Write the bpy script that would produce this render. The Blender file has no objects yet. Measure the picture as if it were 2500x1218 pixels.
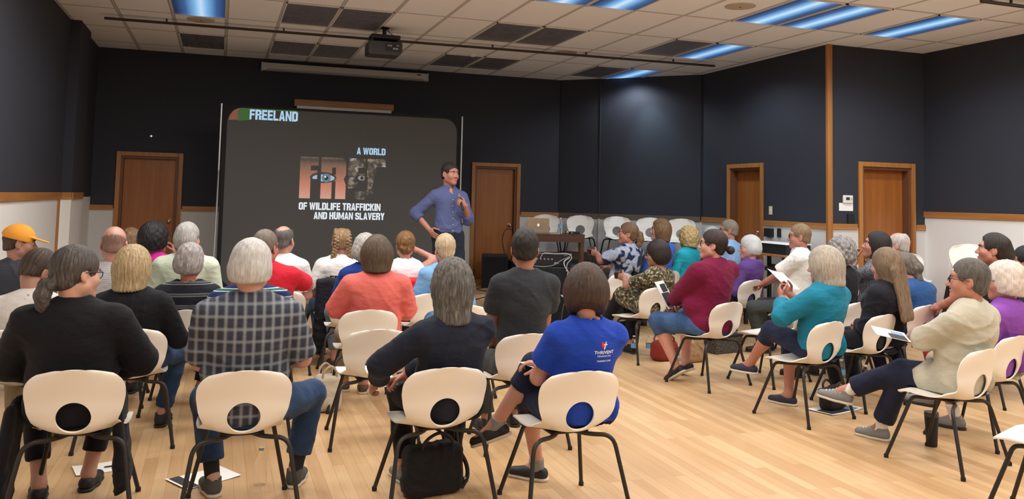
import bpy, bmesh, math, random
import numpy as np
from mathutils import Vector, Matrix
from mathutils.bvhtree import BVHTree

random.seed(4)
SC = bpy.context.scene
COL = SC.collection
PI = math.pi

# ---------------------------------------------------------------- camera, world, exposure
cam_data = bpy.data.cameras.new('camera')
cam = bpy.data.objects.new('camera', cam_data)
COL.objects.link(cam)
cam_data.sensor_fit = 'HORIZONTAL'
cam_data.sensor_width = 36.0
cam_data.lens = 36.0 * 2058.28 / 2500.0
cam_data.shift_y = -(609.0 - 340.4) / 2500.0
cam_data.clip_start = 0.05
_r = (0.944987, -0.326309, 0.022835); _u = (-0.044287, -0.058463, 0.997307); _f = (0.324095, 0.943454, 0.069698)
cam.matrix_world = Matrix(((_r[0], _u[0], -_f[0], 0), (_r[1], _u[1], -_f[1], 0), (_r[2], _u[2], -_f[2], 1.65), (0, 0, 0, 1)))
SC.camera = cam
world = bpy.data.worlds.new('world'); SC.world = world
world.use_nodes = True
world.node_tree.nodes['Background'].inputs[0].default_value = (0.5, 0.55, 0.65, 1)
world.node_tree.nodes['Background'].inputs[1].default_value = 0.05
SC.view_settings.view_transform = 'Standard'
SC.view_settings.look = 'None'
SC.view_settings.gamma = 1.0
SC.view_settings.use_curve_mapping = False
SC.view_settings.exposure = -0.08
SC.cycles.use_denoising = True
SC.cycles.max_bounces = 6
SC.cycles.diffuse_bounces = 4
SC.cycles.glossy_bounces = 3
SC.cycles.transmission_bounces = 6
SC.cycles.transparent_max_bounces = 8
SC.cycles.sample_clamp_indirect = 4.0

# ---------------------------------------------------------------- ceiling lights (grid of the suspended ceiling)
CEIL = 3.7535
GX, GY, GA, GB = 3.640, 8.268, 0.61, 1.217
def cell(c, r):                       # centre of one ceiling cell
    return GX + GA * (c + .5), GY + GB * (r + .5)
LIT_SEEN = [(-7, 1), (4, 1), (4, 3), (-1, -1), (0, -1), (3, -1), (4, -1), (6, -1)]
OFF_SEEN = [(-5, 1), (-4, 1), (-7, 3), (-5, 3), (-4, 3), (-1, 1), (0, 1), (-1, 3), (0, 3), (3, 1), (3, 3)]
LIT_NEAR = [(c, r) for r in (-3, -5, -7, -9) for c in (-7, -5, -1, 3, 7)]
def area_lamp(name, loc, sx, sy, watts, color, rot=(0, 0, 0), spread=PI):
    L = bpy.data.lights.new(name, 'AREA')
    L.shape = 'RECTANGLE'; L.size = sx; L.size_y = sy; L.energy = watts; L.color = color; L.spread = spread
    o = bpy.data.objects.new(name, L); COL.objects.link(o); o.location = loc; o.rotation_euler = rot
    return o
for c, r in LIT_NEAR:
    x, y = cell(c, r)
    w = 50.0 if r > -4 else 38.0
    if c <= -5: w *= .42
    if c == -1: w *= .85
    if c >= 3: w *= 1.05
    if r < -6: w *= .8
    area_lamp('troffer_lamp', (x, y, CEIL - .03), .54, 1.12, w, (1.0, .94, .87) if r < -4 else (1.0, .97, .94))
for c, r in [(-5, -1), (-4, -1), (-7, -1)]:
    x, y = cell(c, r); area_lamp('troffer_lamp', (x, y, CEIL - .03), .54, 1.12, 50.0 if c == -7 else 26.0, (1.0, .97, .94))
# the lit fixtures that the photo shows: cool light going down from each of them
for c, r in LIT_SEEN:
    x, y = cell(c, r); L = bpy.data.lights.new('troffer_light', 'SPOT'); L.energy = (34 if c < 0 else 70 if r == 3 else 95) if r > 0 else 85; L.color = (.82, .91, 1.0); L.spot_size = 2.7; L.spot_blend = .6; L.shadow_soft_size = .12
    o = bpy.data.objects.new('troffer_light', L); COL.objects.link(o); o.location = (x, y, CEIL - .04)
# extra spot added at the far lit fixture to draw the wall scallop
sp = bpy.data.lights.new('added_scallop_spot', 'SPOT'); sp.energy = 75; sp.color = (.60, .88, 1.0); sp.spot_size = 1.1; sp.spot_blend = 1.0; sp.shadow_soft_size = .02
so = bpy.data.objects.new('added_scallop_spot', sp); COL.objects.link(so); so.location = (6.45, 12.45, CEIL - .02)
so.rotation_euler = (Vector((6.86, 12.40, 2.1)) - Vector(so.location)).to_track_quat('-Z', 'Y').to_euler()

# ---------------------------------------------------------------- helpers
def mat_new(name):
    m = bpy.data.materials.new(name); m.use_nodes = True
    nt = m.node_tree; b = nt.nodes['Principled BSDF']
    return m, nt, b
def srgb(r, g=None, b=None):
    if g is None: r, g, b = r
    f = lambda v: (v / 255 / 12.92) if v / 255 <= .04045 else ((v / 255 + .055) / 1.055) ** 2.4
    return (f(r), f(g), f(b), 1.0)
MATS = {}
def mat(name, col, rough=.6, metal=0, bump=0, bscale=60, var=0, vscale=8, emis=None, estr=0, trans=0, ior=1.45, coat=0, alpha=1):
    """plain procedural material: colour with a little noise variation and a noise bump"""
    if name in MATS: return MATS[name]
    m, nt, b = mat_new(name); N = nt.nodes; L = nt.links
    b.inputs['Base Color'].default_value = col; b.inputs['Roughness'].default_value = rough; b.inputs['Metallic'].default_value = metal
    b.inputs['IOR'].default_value = ior
    if trans: b.inputs['Transmission Weight'].default_value = trans
    if coat: b.inputs['Coat Weight'].default_value = coat
    if alpha < 1: b.inputs['Alpha'].default_value = alpha
    if emis: b.inputs['Emission Color'].default_value = emis; b.inputs['Emission Strength'].default_value = estr
    if bump or var:
        tc = N.new('ShaderNodeTexCoord')
        if var:
            nz = N.new('ShaderNodeTexNoise'); nz.inputs['Scale'].default_value = vscale; nz.inputs['Detail'].default_value = 4
            L.new(tc.outputs['Object'], nz.inputs['Vector'])
            mx = N.new('ShaderNodeMixRGB'); mx.blend_type = 'MIX'
            mx.inputs[1].default_value = [max(0, c * (1 - var)) for c in col[:3]] + [1]
            mx.inputs[2].default_value = [min(1, c * (1 + var)) for c in col[:3]] + [1]
            L.new(nz.outputs['Fac'], mx.inputs[0]); L.new(mx.outputs[0], b.inputs['Base Color'])
        if bump:
            nb = N.new('ShaderNodeTexNoise'); nb.inputs['Scale'].default_value = bscale; nb.inputs['Detail'].default_value = 3
            L.new(tc.outputs['Object'], nb.inputs['Vector'])
            bp = N.new('ShaderNodeBump'); bp.inputs['Strength'].default_value = bump; bp.inputs['Distance'].default_value = .01
            L.new(nb.outputs['Fac'], bp.inputs['Height']); L.new(bp.outputs[0], b.inputs['Normal'])
    MATS[name] = m
    return m
def link(o, parent=None):
    COL.objects.link(o)
    if parent is not None: o.parent = parent
    return o
def tag(o, label=None, cat=None, group=None, kind=None):
    if label: o['label'] = label
    if cat: o['category'] = cat
    if group: o['group'] = group
    if kind: o['kind'] = kind
    return o
def empty(name, loc=(0, 0, 0), rz=0):
    o = bpy.data.objects.new(name, None); o.empty_display_size = .1
    o.location = loc; o.rotation_euler = (0, 0, rz)
    return link(o)
def mesh_np(name, V, F, m, parent=None, smooth=True, idx=None, mats=None):
    """object from vertex array (n,3) and quad array (k,4)"""
    me = bpy.data.meshes.new(name)
    V = np.asarray(V, np.float32); F = np.asarray(F, np.int32)
    me.vertices.add(len(V)); me.vertices.foreach_set('co', V.ravel())
    n = F.shape[1]
    me.loops.add(F.size); me.loops.foreach_set('vertex_index', F.ravel())
    me.polygons.add(len(F)); me.polygons.foreach_set('loop_start', np.arange(0, F.size, n, dtype=np.int32))
    for mm in (mats or [m]): me.materials.append(mm)
    if idx is not None: me.polygons.foreach_set('material_index', np.asarray(idx, np.int32))
    me.update(calc_edges=True); me.validate()
    if smooth: me.polygons.foreach_set('use_smooth', np.ones(len(me.polygons), bool))
    return link(bpy.data.objects.new(name, me), parent)
class MB:
    """collects boxes, tubes, lathes into ONE mesh"""
    def __init__(s): s.bm = bmesh.new()
    def box(s, c, size, rot=None, bev=0):
        r = bmesh.ops.create_cube(s.bm, size=1.0); vs = r['verts']
        bmesh.ops.scale(s.bm, vec=size, verts=vs)
        if bev:
            es = list({e for v in vs for e in v.link_edges})
            vs = bmesh.ops.bevel(s.bm, geom=es, offset=min(bev, min(size) * .45), segments=2, affect='EDGES', profile=.5)['verts']
        if rot is not None: bmesh.ops.rotate(s.bm, cent=(0, 0, 0), matrix=rot, verts=vs)
        bmesh.ops.translate(s.bm, vec=c, verts=vs)
        return s
    def quad(s, pts):
        vs = [s.bm.verts.new(p) for p in pts]; s.bm.faces.new(vs)
        return s
    def tube(s, pts, r, seg=8, cap=True):
        pts = [Vector(p) for p in pts]; rings = []; up = None
        rr = r if isinstance(r, (list, tuple)) else [r] * len(pts)
        for i, p in enumerate(pts):
            t = (pts[min(i + 1, len(pts) - 1)] - pts[max(i - 1, 0)])
            if t.length < 1e-9: t = Vector((0, 0, 1))
            t.normalize()
            if up is None:
                up = Vector((0, 0, 1)) if abs(t.z) < .9 else Vector((1, 0, 0))
            a = t.cross(up)
            if a.length < 1e-6: a = t.cross(Vector((0, 1, 0)))
            a.normalize(); b = a.cross(t).normalized(); up = b
            rings.append([s.bm.verts.new(p + (a * math.cos(2 * PI * k / seg) + b * math.sin(2 * PI * k / seg)) * rr[i]) for k in range(seg)])
        for A, B in zip(rings, rings[1:]):
            for k in range(seg): s.bm.faces.new((A[k], A[(k + 1) % seg], B[(k + 1) % seg], B[k]))
        if cap: s.bm.faces.new(rings[0][::-1]); s.bm.faces.new(rings[-1])
        return s
    def lathe(s, prof, c=(0, 0, 0), seg=24, ax=None, caps=False):
        rings = []; M = Matrix.Identity(3) if ax is None else ax; c = Vector(c)
        for r, z in prof:
            rings.append([s.bm.verts.new(c + M @ Vector((r * math.cos(2 * PI * k / seg), r * math.sin(2 * PI * k / seg), z))) for k in range(seg)])
        for A, B in zip(rings, rings[1:]):
            for k in range(seg): s.bm.faces.new((A[k], A[(k + 1) % seg], B[(k + 1) % seg], B[k]))
        if caps: s.bm.faces.new(rings[0][::-1]); s.bm.faces.new(rings[-1])
        return s
    def prism(s, poly, y0, y1):
        """polygon in x,z extruded along y"""
        A = [s.bm.verts.new((x, y0, z)) for x, z in poly]; B = [s.bm.verts.new((x, y1, z)) for x, z in poly]
        n = len(poly); s.bm.faces.new(A); s.bm.faces.new(B[::-1])
        for k in range(n): s.bm.faces.new((A[k], B[k], B[(k + 1) % n], A[(k + 1) % n]))
        return s
    def build(s, name, m, parent=None, smooth=False, M=None):
        if M is not None: bmesh.ops.transform(s.bm, matrix=M, verts=s.bm.verts[:])
        bmesh.ops.recalc_face_normals(s.bm, faces=s.bm.faces[:])
        me = bpy.data.meshes.new(name); s.bm.to_mesh(me); s.bm.free()
        me.materials.append(m)
        if smooth:
            me.polygons.foreach_set('use_smooth', np.ones(len(me.polygons), bool))
            try: me.set_sharp_from_angle(angle=math.radians(40))
            except Exception: pass
        return link(bpy.data.objects.new(name, me), parent)
def fillet(pts, rad, n=6):
    """polyline with rounded corners"""
    out = [Vector(pts[0])]
    for a, b, c in zip(pts, pts[1:], pts[2:]):
        a, b, c = Vector(a), Vector(b), Vector(c)
        d1 = (a - b); d2 = (c - b); r = min(rad, d1.length * .49, d2.length * .49)
        p = b + d1.normalized() * r; q = b + d2.normalized() * r
        for i in range(n + 1):
            t = i / n; out.append(p * (1 - t) ** 2 + b * 2 * t * (1 - t) + q * t * t)
    out.append(Vector(pts[-1])); return out
def bez(pts, n=12):
    """smooth Catmull-Rom through points"""
    P = [Vector(p) for p in pts]; P = [2 * P[0] - P[1]] + P + [2 * P[-1] - P[-2]]; out = []
    for i in range(1, len(P) - 2):
        a, b, c, d = P[i - 1:i + 3]
        for k in range(n):
            t = k / n
            out.append(.5 * ((2 * b) + (c - a) * t + (2 * a - 5 * b + 4 * c - d) * t * t + (3 * b - a - 3 * c + d) * t ** 3))
    out.append(P[-2]); return out
def copy_tree(o, parent=None):
    c = o.copy(); COL.objects.link(c)
    if parent is not None: c.parent = parent
    for ch in list(o.children): copy_tree(ch, c)
    return c
def text_mesh(txt, size, bold=0, sx=1.0, align='LEFT', shear=0):
    """letters as flat mesh data: (verts Nx2, faces)"""
    cu = bpy.data.curves.new('letters', 'FONT'); cu.body = txt; cu.size = size; cu.offset = bold; cu.align_x = align; cu.shear = shear
    cu.resolution_u = 3
    o = bpy.data.objects.new('letters', cu); COL.objects.link(o)
    dg = bpy.context.evaluated_depsgraph_get()
    me = bpy.data.meshes.new_from_object(o.evaluated_get(dg))
    V = [(v.co.x * sx, v.co.y) for v in me.vertices]; F = [tuple(p.vertices) for p in me.polygons]
    bpy.data.objects.remove(o); bpy.data.curves.remove(cu); bpy.data.meshes.remove(me)
    return V, F
def text_fit(txt, w, hgt, bold=0, shear=0):
    """letters scaled to fill width w and height hgt, origin at lower left"""
    V, F = text_mesh(txt, 1.0, bold, shear=shear)
    x0 = min(v[0] for v in V); x1 = max(v[0] for v in V); y0 = min(v[1] for v in V); y1 = max(v[1] for v in V)
    return [((v[0] - x0) / (x1 - x0) * w, (v[1] - y0) / (y1 - y0) * hgt) for v in V], F
def from_py(name, V, F, m, parent=None, smooth=False):
    me = bpy.data.meshes.new(name); me.from_pydata([tuple(v) for v in V], [], F); me.update()
    me.materials.append(m)
    if smooth: me.polygons.foreach_set('use_smooth', np.ones(len(me.polygons), bool))
    return link(bpy.data.objects.new(name, me), parent)

# ---------------------------------------------------------------- node shorthands for the room materials
class NT:
    def __init__(s, name):
        s.m, s.nt, s.b = mat_new(name); s.N = s.nt.nodes; s.L = s.nt.links
    def n(s, t, **kw):
        x = s.N.new('ShaderNode' + t)
        for k, v in kw.items(): setattr(x, k, v)
        return x
    def val(s, sock, v):
        if hasattr(v, 'bl_rna') and hasattr(v, 'is_linked'): s.L.new(v, sock)
        else: sock.default_value = v
    def math(s, op, a, b=None, c=None):
        x = s.n('Math', operation=op)
        s.val(x.inputs[0], a)
        if b is not None: s.val(x.inputs[1], b)
        if c is not None: s.val(x.inputs[2], c)
        return x.outputs[0]
    def mix(s, f, a, b):
        x = s.n('MixRGB'); s.val(x.inputs[0], f); s.val(x.inputs[1], a); s.val(x.inputs[2], b); return x.outputs[0]
    def noise(s, vec, scale, detail=3, rough=.5):
        x = s.n('TexNoise'); x.inputs['Scale'].default_value = scale; x.inputs['Detail'].default_value = detail; x.inputs['Roughness'].default_value = rough
        s.L.new(vec, x.inputs['Vector']); return x.outputs['Fac']
    def coord(s, which='Object'): return s.n('TexCoord').outputs[which]
    def sep(s, v):
        x = s.n('SeparateXYZ'); s.L.new(v, x.inputs[0]); return x.outputs
    def comb(s, x, y, z):
        c = s.n('CombineXYZ'); s.val(c.inputs[0], x); s.val(c.inputs[1], y); s.val(c.inputs[2], z); return c.outputs[0]
    def ramp(s, f, stops, interp='LINEAR'):
        x = s.n('ValToRGB'); e = x.color_ramp.elements; x.color_ramp.interpolation = interp
        while len(e) < len(stops): e.new(.5)
        for i, (p, c) in enumerate(stops): e[i].position = p; e[i].color = c
        s.val(x.inputs[0], f); return x.outputs[0]
    def bump(s, h, strength=.3, dist=.01):
        x = s.n('Bump'); x.inputs['Strength'].default_value = strength; x.inputs['Distance'].default_value = dist
        s.L.new(h, x.inputs['Height']); s.L.new(x.outputs[0], s.b.inputs['Normal'])
    def color(s, c): s.L.new(c, s.b.inputs['Base Color'])
    def band(s, v, period, a, b):
        """1 where frac(v/period) lies in [a,b]"""
        f = s.math('FRACT', s.math('DIVIDE', v, period))
        return s.math('MULTIPLY', s.math('GREATER_THAN', f, a), s.math('LESS_THAN', f, b))
    def soft(s, v, period, c, w):
        """soft line centred on frac = c, half width w"""
        f = s.math('FRACT', s.math('DIVIDE', v, period))
        d = s.math('ABSOLUTE', s.math('SUBTRACT', f, c))
        x = s.n('MapRange'); x.interpolation_type = 'SMOOTHSTEP'
        s.val(x.inputs['Value'], d); x.inputs['From Min'].default_value = w; x.inputs['From Max'].default_value = 0
        return x.outputs[0]

def floor_mat():
    t = NT('maple_floor'); p = t.coord('Object'); X = t.sep(p)
    # strips run along y: brick texture with x and y swapped
    v = t.comb(X[1], X[0], 0.0)
    br = t.n('TexBrick'); br.offset = .37; br.offset_frequency = 2
    br.inputs['Scale'].default_value = 1.0; br.inputs['Brick Width'].default_value = 1.15; br.inputs['Row Height'].default_value = .072
    br.inputs['Mortar Size'].default_value = .0011; br.inputs['Bias'].default_value = .0
    br.inputs['Color1'].default_value = srgb(196, 158, 114); br.inputs['Color2'].default_value = srgb(217, 184, 140); br.inputs['Mortar'].default_value = srgb(168, 130, 90)
    t.L.new(v, br.inputs['Vector'])
    g = t.noise(t.comb(t.math('MULTIPLY', X[0], 40.0), t.math('MULTIPLY', X[1], 2.0), 0.0), 1.0, 4)
    c = t.n('MixRGB', blend_type='MULTIPLY'); c.inputs[0].default_value = .35
    t.L.new(br.outputs['Color'], c.inputs[1]); t.L.new(t.ramp(g, [(.3, (.72, .66, .58, 1)), (.7, (1, 1, 1, 1))]), c.inputs[2])
    t.color(c.outputs[0])
    t.b.inputs['Roughness'].default_value = .38; t.b.inputs['Coat Weight'].default_value = .15; t.b.inputs['Coat Roughness'].default_value = .25
    t.bump(br.outputs['Fac'], .15, .002)
    return t.m
def ceiling_mat():
    t = NT('ceiling_tiles'); p = t.coord('Object'); X = t.sep(p)
    fx = t.math('FRACT', t.math('DIVIDE', t.math('SUBTRACT', X[0], GX - 61), GA)); fy = t.math('FRACT', t.math('DIVIDE', t.math('SUBTRACT', X[1], GY - 121.7), GB))
    dx = t.math('MULTIPLY', t.math('MINIMUM', fx, t.math('SUBTRACT', 1.0, fx)), GA); dy = t.math('MULTIPLY', t.math('MINIMUM', fy, t.math('SUBTRACT', 1.0, fy)), GB)
    d = t.math('MINIMUM', dx, dy)
    bar = t.math('LESS_THAN', d, .013); edge = t.math('LESS_THAN', d, .021)
    nz = t.noise(p, 90, 4, .7); big = t.noise(p, 1.6, 2)
    tile = t.mix(t.math('MULTIPLY', nz, .5), srgb(246, 248, 252), srgb(235, 237, 242))
    tile = t.mix(t.math('MULTIPLY', big, .25), tile, srgb(226, 228, 232))
    c = t.mix(edge, tile, srgb(152, 150, 148)); c = t.mix(bar, c, srgb(196, 194, 192))
    t.color(c); t.b.inputs['Roughness'].default_value = .9
    t.bump(t.math('ADD', t.math('MULTIPLY', nz, .3), t.math('SUBTRACT', 1.0, edge)), .35, .004)
    return t.m
def wall_mat(name, split, light=(214, 212, 206)):
    """navy upper wall, off-white below the chair rail at height split (paint changes at the rail)"""
    t = NT(name); p = t.coord('Object'); X = t.sep(p)
    nz = t.noise(p, 240, 3, .7); big = t.noise(p, .9, 3)
    dark = t.mix(t.math('MULTIPLY', nz, .6), srgb(39, 42, 52), srgb(51, 55, 66)); dark = t.mix(t.math('MULTIPLY', big, .3), dark, srgb(45, 47, 56))
    lt = t.mix(t.math('MULTIPLY', big, .5), srgb(*light), srgb(light[0] - 12, light[1] - 12, light[2] - 12))
    t.color(t.mix(t.math('GREATER_THAN', X[2], split), lt, dark))
    t.b.inputs['Roughness'].default_value = .78; t.bump(nz, .25, .002)
    return t.m
def wood_mat(name, c1, c2, rough=.42, along='Z', scale=1.0):
    t = NT(name); p = t.coord('Object'); X = t.sep(p)
    i = 'XYZ'.index(along); k = [22.0 * scale] * 3; k[i] = 1.3 * scale
    v = t.comb(t.math('MULTIPLY', X[0], k[0]), t.math('MULTIPLY', X[1], k[1]), t.math('MULTIPLY', X[2], k[2]))
    g = t.noise(v, 1.0, 5, .65); h = t.noise(p, 2.2, 2)
    c = t.ramp(g, [(.3, c1), (.72, c2)]); c = t.mix(t.math('MULTIPLY', h, .3), c, c1)
    t.color(c); t.b.inputs['Roughness'].default_value = rough; t.bump(g, .08, .003)
    return t.m
M_FLOOR = floor_mat(); M_CEIL = ceiling_mat()
W_RAIL, W_RAIL_SIDE = 1.37, 1.535
M_WALL = wall_mat('wall_paint', W_RAIL, (212, 211, 208)); M_WALL_SIDE = wall_mat('side_wall_paint', W_RAIL_SIDE, (238, 236, 232))
M_TRIM = wood_mat('oak_trim', srgb(152, 98, 48), srgb(192, 134, 72), .45, 'X', .6)
M_TRIMV = wood_mat('oak_trim_upright', srgb(150, 96, 46), srgb(188, 130, 70), .45, 'Z', .6)
M_DOOR = wood_mat('oak_door', srgb(146, 86, 36), srgb(174, 108, 50), .4, 'Z', .7)
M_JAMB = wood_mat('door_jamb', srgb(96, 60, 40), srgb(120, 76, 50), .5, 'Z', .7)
M_BRASS = mat('satin_metal', srgb(190, 175, 150), .3, 1)
M_WHITE = mat('white_plastic_trim', srgb(225, 225, 220), .4)
M_BLACK = mat('black_matte', srgb(28, 28, 32), .6, var=.2)
M_STEEL = mat('black_steel', srgb(34, 32, 33), .42, bump=.05, bscale=200)

# ---------------------------------------------------------------- the room
def structure(o): o['kind'] = 'structure'; return o
def wall_run(name, p0, p1, m, holes=(), z0=0, z1=CEIL, th=.16):
    """upright wall from p0 to p1 (room on its left-hand side normal), holes = (from, to, bottom, top) along the run"""
    a = Vector((p0[0], p0[1], 0)); d = Vector((p1[0] - p0[0], p1[1] - p0[1], 0)); Ln = d.length; d.normalize(); n = Vector((-d.y, d.x, 0))
    b = MB(); cuts = sorted(holes); s = 0.0
    def piece(u0, u1, q0, q1):
        if u1 - u0 < 1e-4 or q1 - q0 < 1e-4: return
        c = a + d * ((u0 + u1) / 2) - n * (th / 2); c.z = (q0 + q1) / 2
        b.box(c, (u1 - u0, th, q1 - q0), Matrix.Rotation(math.atan2(d.y, d.x), 3, 'Z'))
    for u0, u1, q0, q1 in cuts:
        piece(s, u0, z0, z1); piece(u0, u1, q1, z1); piece(u0, u1, z0, q0); s = u1
    piece(s, Ln, z0, z1)
    return structure(b.build(name, m))
XL, YB, XR, YR, XS = -1.86, 13.73, 7.42, 8.98, 9.0
DAIS = .20; STAGE = .62
DOORS = {1: (-1.415, -.615, .25, 2.155), 2: (4.07, 4.82, .25, 2.185)}
structure(MB().quad([(-9, -6, 0), (11, -6, 0), (11, 14.2, 0), (-9, 14.2, 0)]).build('floor', M_FLOOR))
structure(MB().quad([(-9, -6, CEIL), (-9, 14.2, CEIL), (11, 14.2, CEIL), (11, -6, CEIL)]).build('ceiling', M_CEIL))
# going round with the room on the left-hand side of each run
wall_run('wall_back', (5.61, YB), (XL, YB), M_WALL, [(5.61 - 4.82, 5.61 - 4.07, .25, 2.185), (5.61 + .615, 5.61 + 1.415, .25, 2.155)])
wall_run('wall_left', (XL, 11.65), (XL, -5), M_WALL_SIDE)
structure(MB().box(((XL - .2 + -1.74) / 2, 12.07, CEIL / 2), (-1.74 - XL + .2, .84, CEIL)).build('wall_left_pilaster', M_WALL_SIDE))
wall_run('wall_left_far', (XL + .06, YB), (XL + .06, 12.49), M_WALL_SIDE)
wall_run('wall_corner', (7.42, 12.0), (5.61, YB), M_WALL)
wall_run('wall_right', (XR, YR + .16), (XR, 12.0), M_WALL, [(10.415 - YR - .16, 11.2 - YR - .16, 0, 2.185)])
wall_run('wall_right_return', (XS, YR), (XR, YR), M_WALL, [(XS - 8.765, XS - 7.955, 0, 2.175)])
wall_run('wall_right_near', (XS, -5), (XS, YR), M_WALL_SIDE)
wall_run('wall_rear', (XL, -5), (XS, -5), M_WALL_SIDE)
# low dais across the front, carpeted corner stage
M_STAGE = mat('stage_carpet', srgb(46, 44, 46), .95, bump=.4, bscale=300, var=.2, vscale=40)
d = MB()
def slab(b, poly, z0, z1):
    A = [b.bm.verts.new((x, y, z0)) for x, y in poly]; B = [b.bm.verts.new((x, y, z1)) for x, y in poly]
    n = len(poly); b.bm.faces.new(A[::-1]); b.bm.faces.new(B)
    for k in range(n): b.bm.faces.new((A[k], A[(k + 1) % n], B[(k + 1) % n], B[k]))
slab(d, [(XL, 9.45), (3.55, 9.45), (3.55, 12.2), (4.35, 12.2), (4.58, YB), (XL, YB)], 0, DAIS)
structure(d.build('floor_dais', M_FLOOR)); structure(MB().box((.845, 9.442, .1), (5.4, .018, .198)).build('trim_dais', M_TRIM))
d = MB(); slab(d, [(4.38, 11.35), (6.0, 11.2), (XR, 11.28), (XR, 12.0), (5.61, YB), (4.62, YB)], 0, STAGE)
structure(d.build('floor_stage', M_STAGE))
# chair rails, baseboards, uprights
def rail(name, p0, p1, z0, z1, m=M_TRIM, th=.022, parent=None):
    a = Vector((p0[0], p0[1], 0)); dd = Vector((p1[0] - p0[0], p1[1] - p0[1], 0)); Ln = dd.length; dd.normalize(); n = Vector((-dd.y, dd.x, 0))
    o = MB().box((0, 0, 0), (Ln, th, z1 - z0), None, .004).build(name, m)
    c = a + dd * Ln / 2 + n * th / 2; o.location = (c.x, c.y, (z0 + z1) / 2); o.rotation_euler = (0, 0, math.atan2(dd.y, dd.x))
    return structure(o)
R0, R1 = 1.345, 1.42
k = 0
def trim(*a, **kw):
    global k; k += 1; return rail('trim_%d' % k, *a, **kw)
M_TRIM_SHADED = wood_mat('shaded_trim', srgb(92, 80, 66), srgb(112, 98, 82), .5, 'X', .6)  # corner wall trim: greyer, darker copy with its shade put in the colour
trim((3.99, YB), (-.54, YB), R0, R1); trim((-1.49, YB), (XL + .06, YB), R0, R1); trim((5.61, YB), (4.90, YB), R0, R1)
trim((7.40, 12.02), (5.61, YB), R0 - .01, R1, M_TRIM_SHADED)
trim((XR, YR), (XR, 10.34), R0, R1); trim((XR, 11.28), (XR, 12.0), R0, R1)
trim((7.87, YR), (XR, YR), R0, R1); trim((XS, YR), (8.84, YR), R0, R1)
trim((XS, -5), (XS, YR), 1.52, 1.60); trim((XL, 11.65), (XL, -5), 1.515, 1.60); trim((-1.74, 12.49), (-1.74, 11.65), 1.515, 1.60); trim((-1.74, 11.65), (XL, 11.65), 1.515, 1.60)
trim((5.61, YB), (4.9, YB), STAGE, .74); trim((7.40, 12.02), (5.61, YB), STAGE, .76, M_TRIM_SHADED); trim((3.99, YB), (-.54, YB), DAIS, .27); trim((XS, -5), (XS, YR), 0, .10); trim((XL, 11.65), (XL, -5), 0, .10)
trim((XR, YR), (XR, 10.34), 0, .1)
structure(MB().box((XR + .015, YR - .002, CEIL / 2), (.075, .05, CEIL), None, .006).build('trim_corner_post', M_TRIMV))
structure(MB().box((XL + .012, 11.50, .7575), (.022, .06, 1.515), None, .003).build('trim_left_post', M_TRIMV))
structure(MB().box((7.445, YR - .012, .7), (.05, .02, 1.35)).build('trim_right_post', M_TRIMV))
def seam(name, x, y, rz, m): return structure(MB().box((x, y, 1.35 + (CEIL - 1.35) / 2), (.012, .012, CEIL - 1.36), Matrix.Rotation(rz, 3, 'Z')).build(name, m))
M_SEAM = mat('seam_dark', srgb(26, 28, 34), .7)
seam('trim_seam', 5.61, YB - .01, 0, M_SEAM); seam('trim_seam', 6.14, 13.20, .78, mat('seam_grey', srgb(64, 72, 82), .6)); seam('trim_seam', 7.40, 12.0, 0, M_SEAM)
structure(MB().box((6.14, 13.20, .97), (.02, .02, .74), Matrix.Rotation(.78, 3, 'Z')).build('trim_conduit', M_WHITE))

def door(n, loc, rz, w, z0, z1, deep=.11, knob=1):
    """frame + recessed leaf; local x along the wall, -y into the room"""
    t = structure(empty('door_%d' % n, loc, rz))
    f = MB(); cw = .062
    for s in (-1, 1): f.box((s * (w / 2 + cw / 2), -.012, (z1 + cw) / 2 + z0 / 2), (cw, .03, z1 + cw - z0), None, .004)
    f.box((0, -.012, z1 + cw / 2), (w, .03, cw), None, .004)
    f.build('door_frame', M_TRIMV, t)
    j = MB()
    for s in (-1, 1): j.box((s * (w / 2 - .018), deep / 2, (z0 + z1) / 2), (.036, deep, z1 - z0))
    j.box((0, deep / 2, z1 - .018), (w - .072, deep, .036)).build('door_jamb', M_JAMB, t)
    MB().box((0, deep - .02, (z0 + z1) / 2 - .012), (w - .076, .042, z1 - z0 - .03), None, .003).build('door_leaf', M_DOOR, t)
    ax = Matrix.Rotation(PI / 2, 3, 'X')
    MB().lathe([(0, .075), (.016, .073), (.026, .062), (.028, .05), (.02, .036), (.011, .03), (.011, .008), (.03, .006), (.03, 0), (0, 0)], (knob * (w / 2 - .1), deep - .041, z0 + .94), 16, ax).build('door_knob', M_BRASS, t, True)
    MB().box((0, deep / 2, z0 + .01), (w, deep + .04, .02)).build('door_threshold', M_TRIM, t)
    return t
door(1, (-1.015, YB, 0), 0, .80, .25, 2.155); door(2, (4.445, YB, 0), 0, .75, .25, 2.185)
door(3, (XR, 10.8075, 0), -PI / 2, .785, 0, 2.185, .15); door(4, (8.36, YR, 0), 0, .81, 0, 2.175, .15, -1)
structure(MB().box((4.2, 13.6, .21), (1.3, .24, .08), None, .006).build('trim_door_step', M_TRIM))
structure(MB().box((-1.0, 13.6, .21), (1.1, .24, .08), None, .006).build('trim_door_step', M_TRIM))

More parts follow.
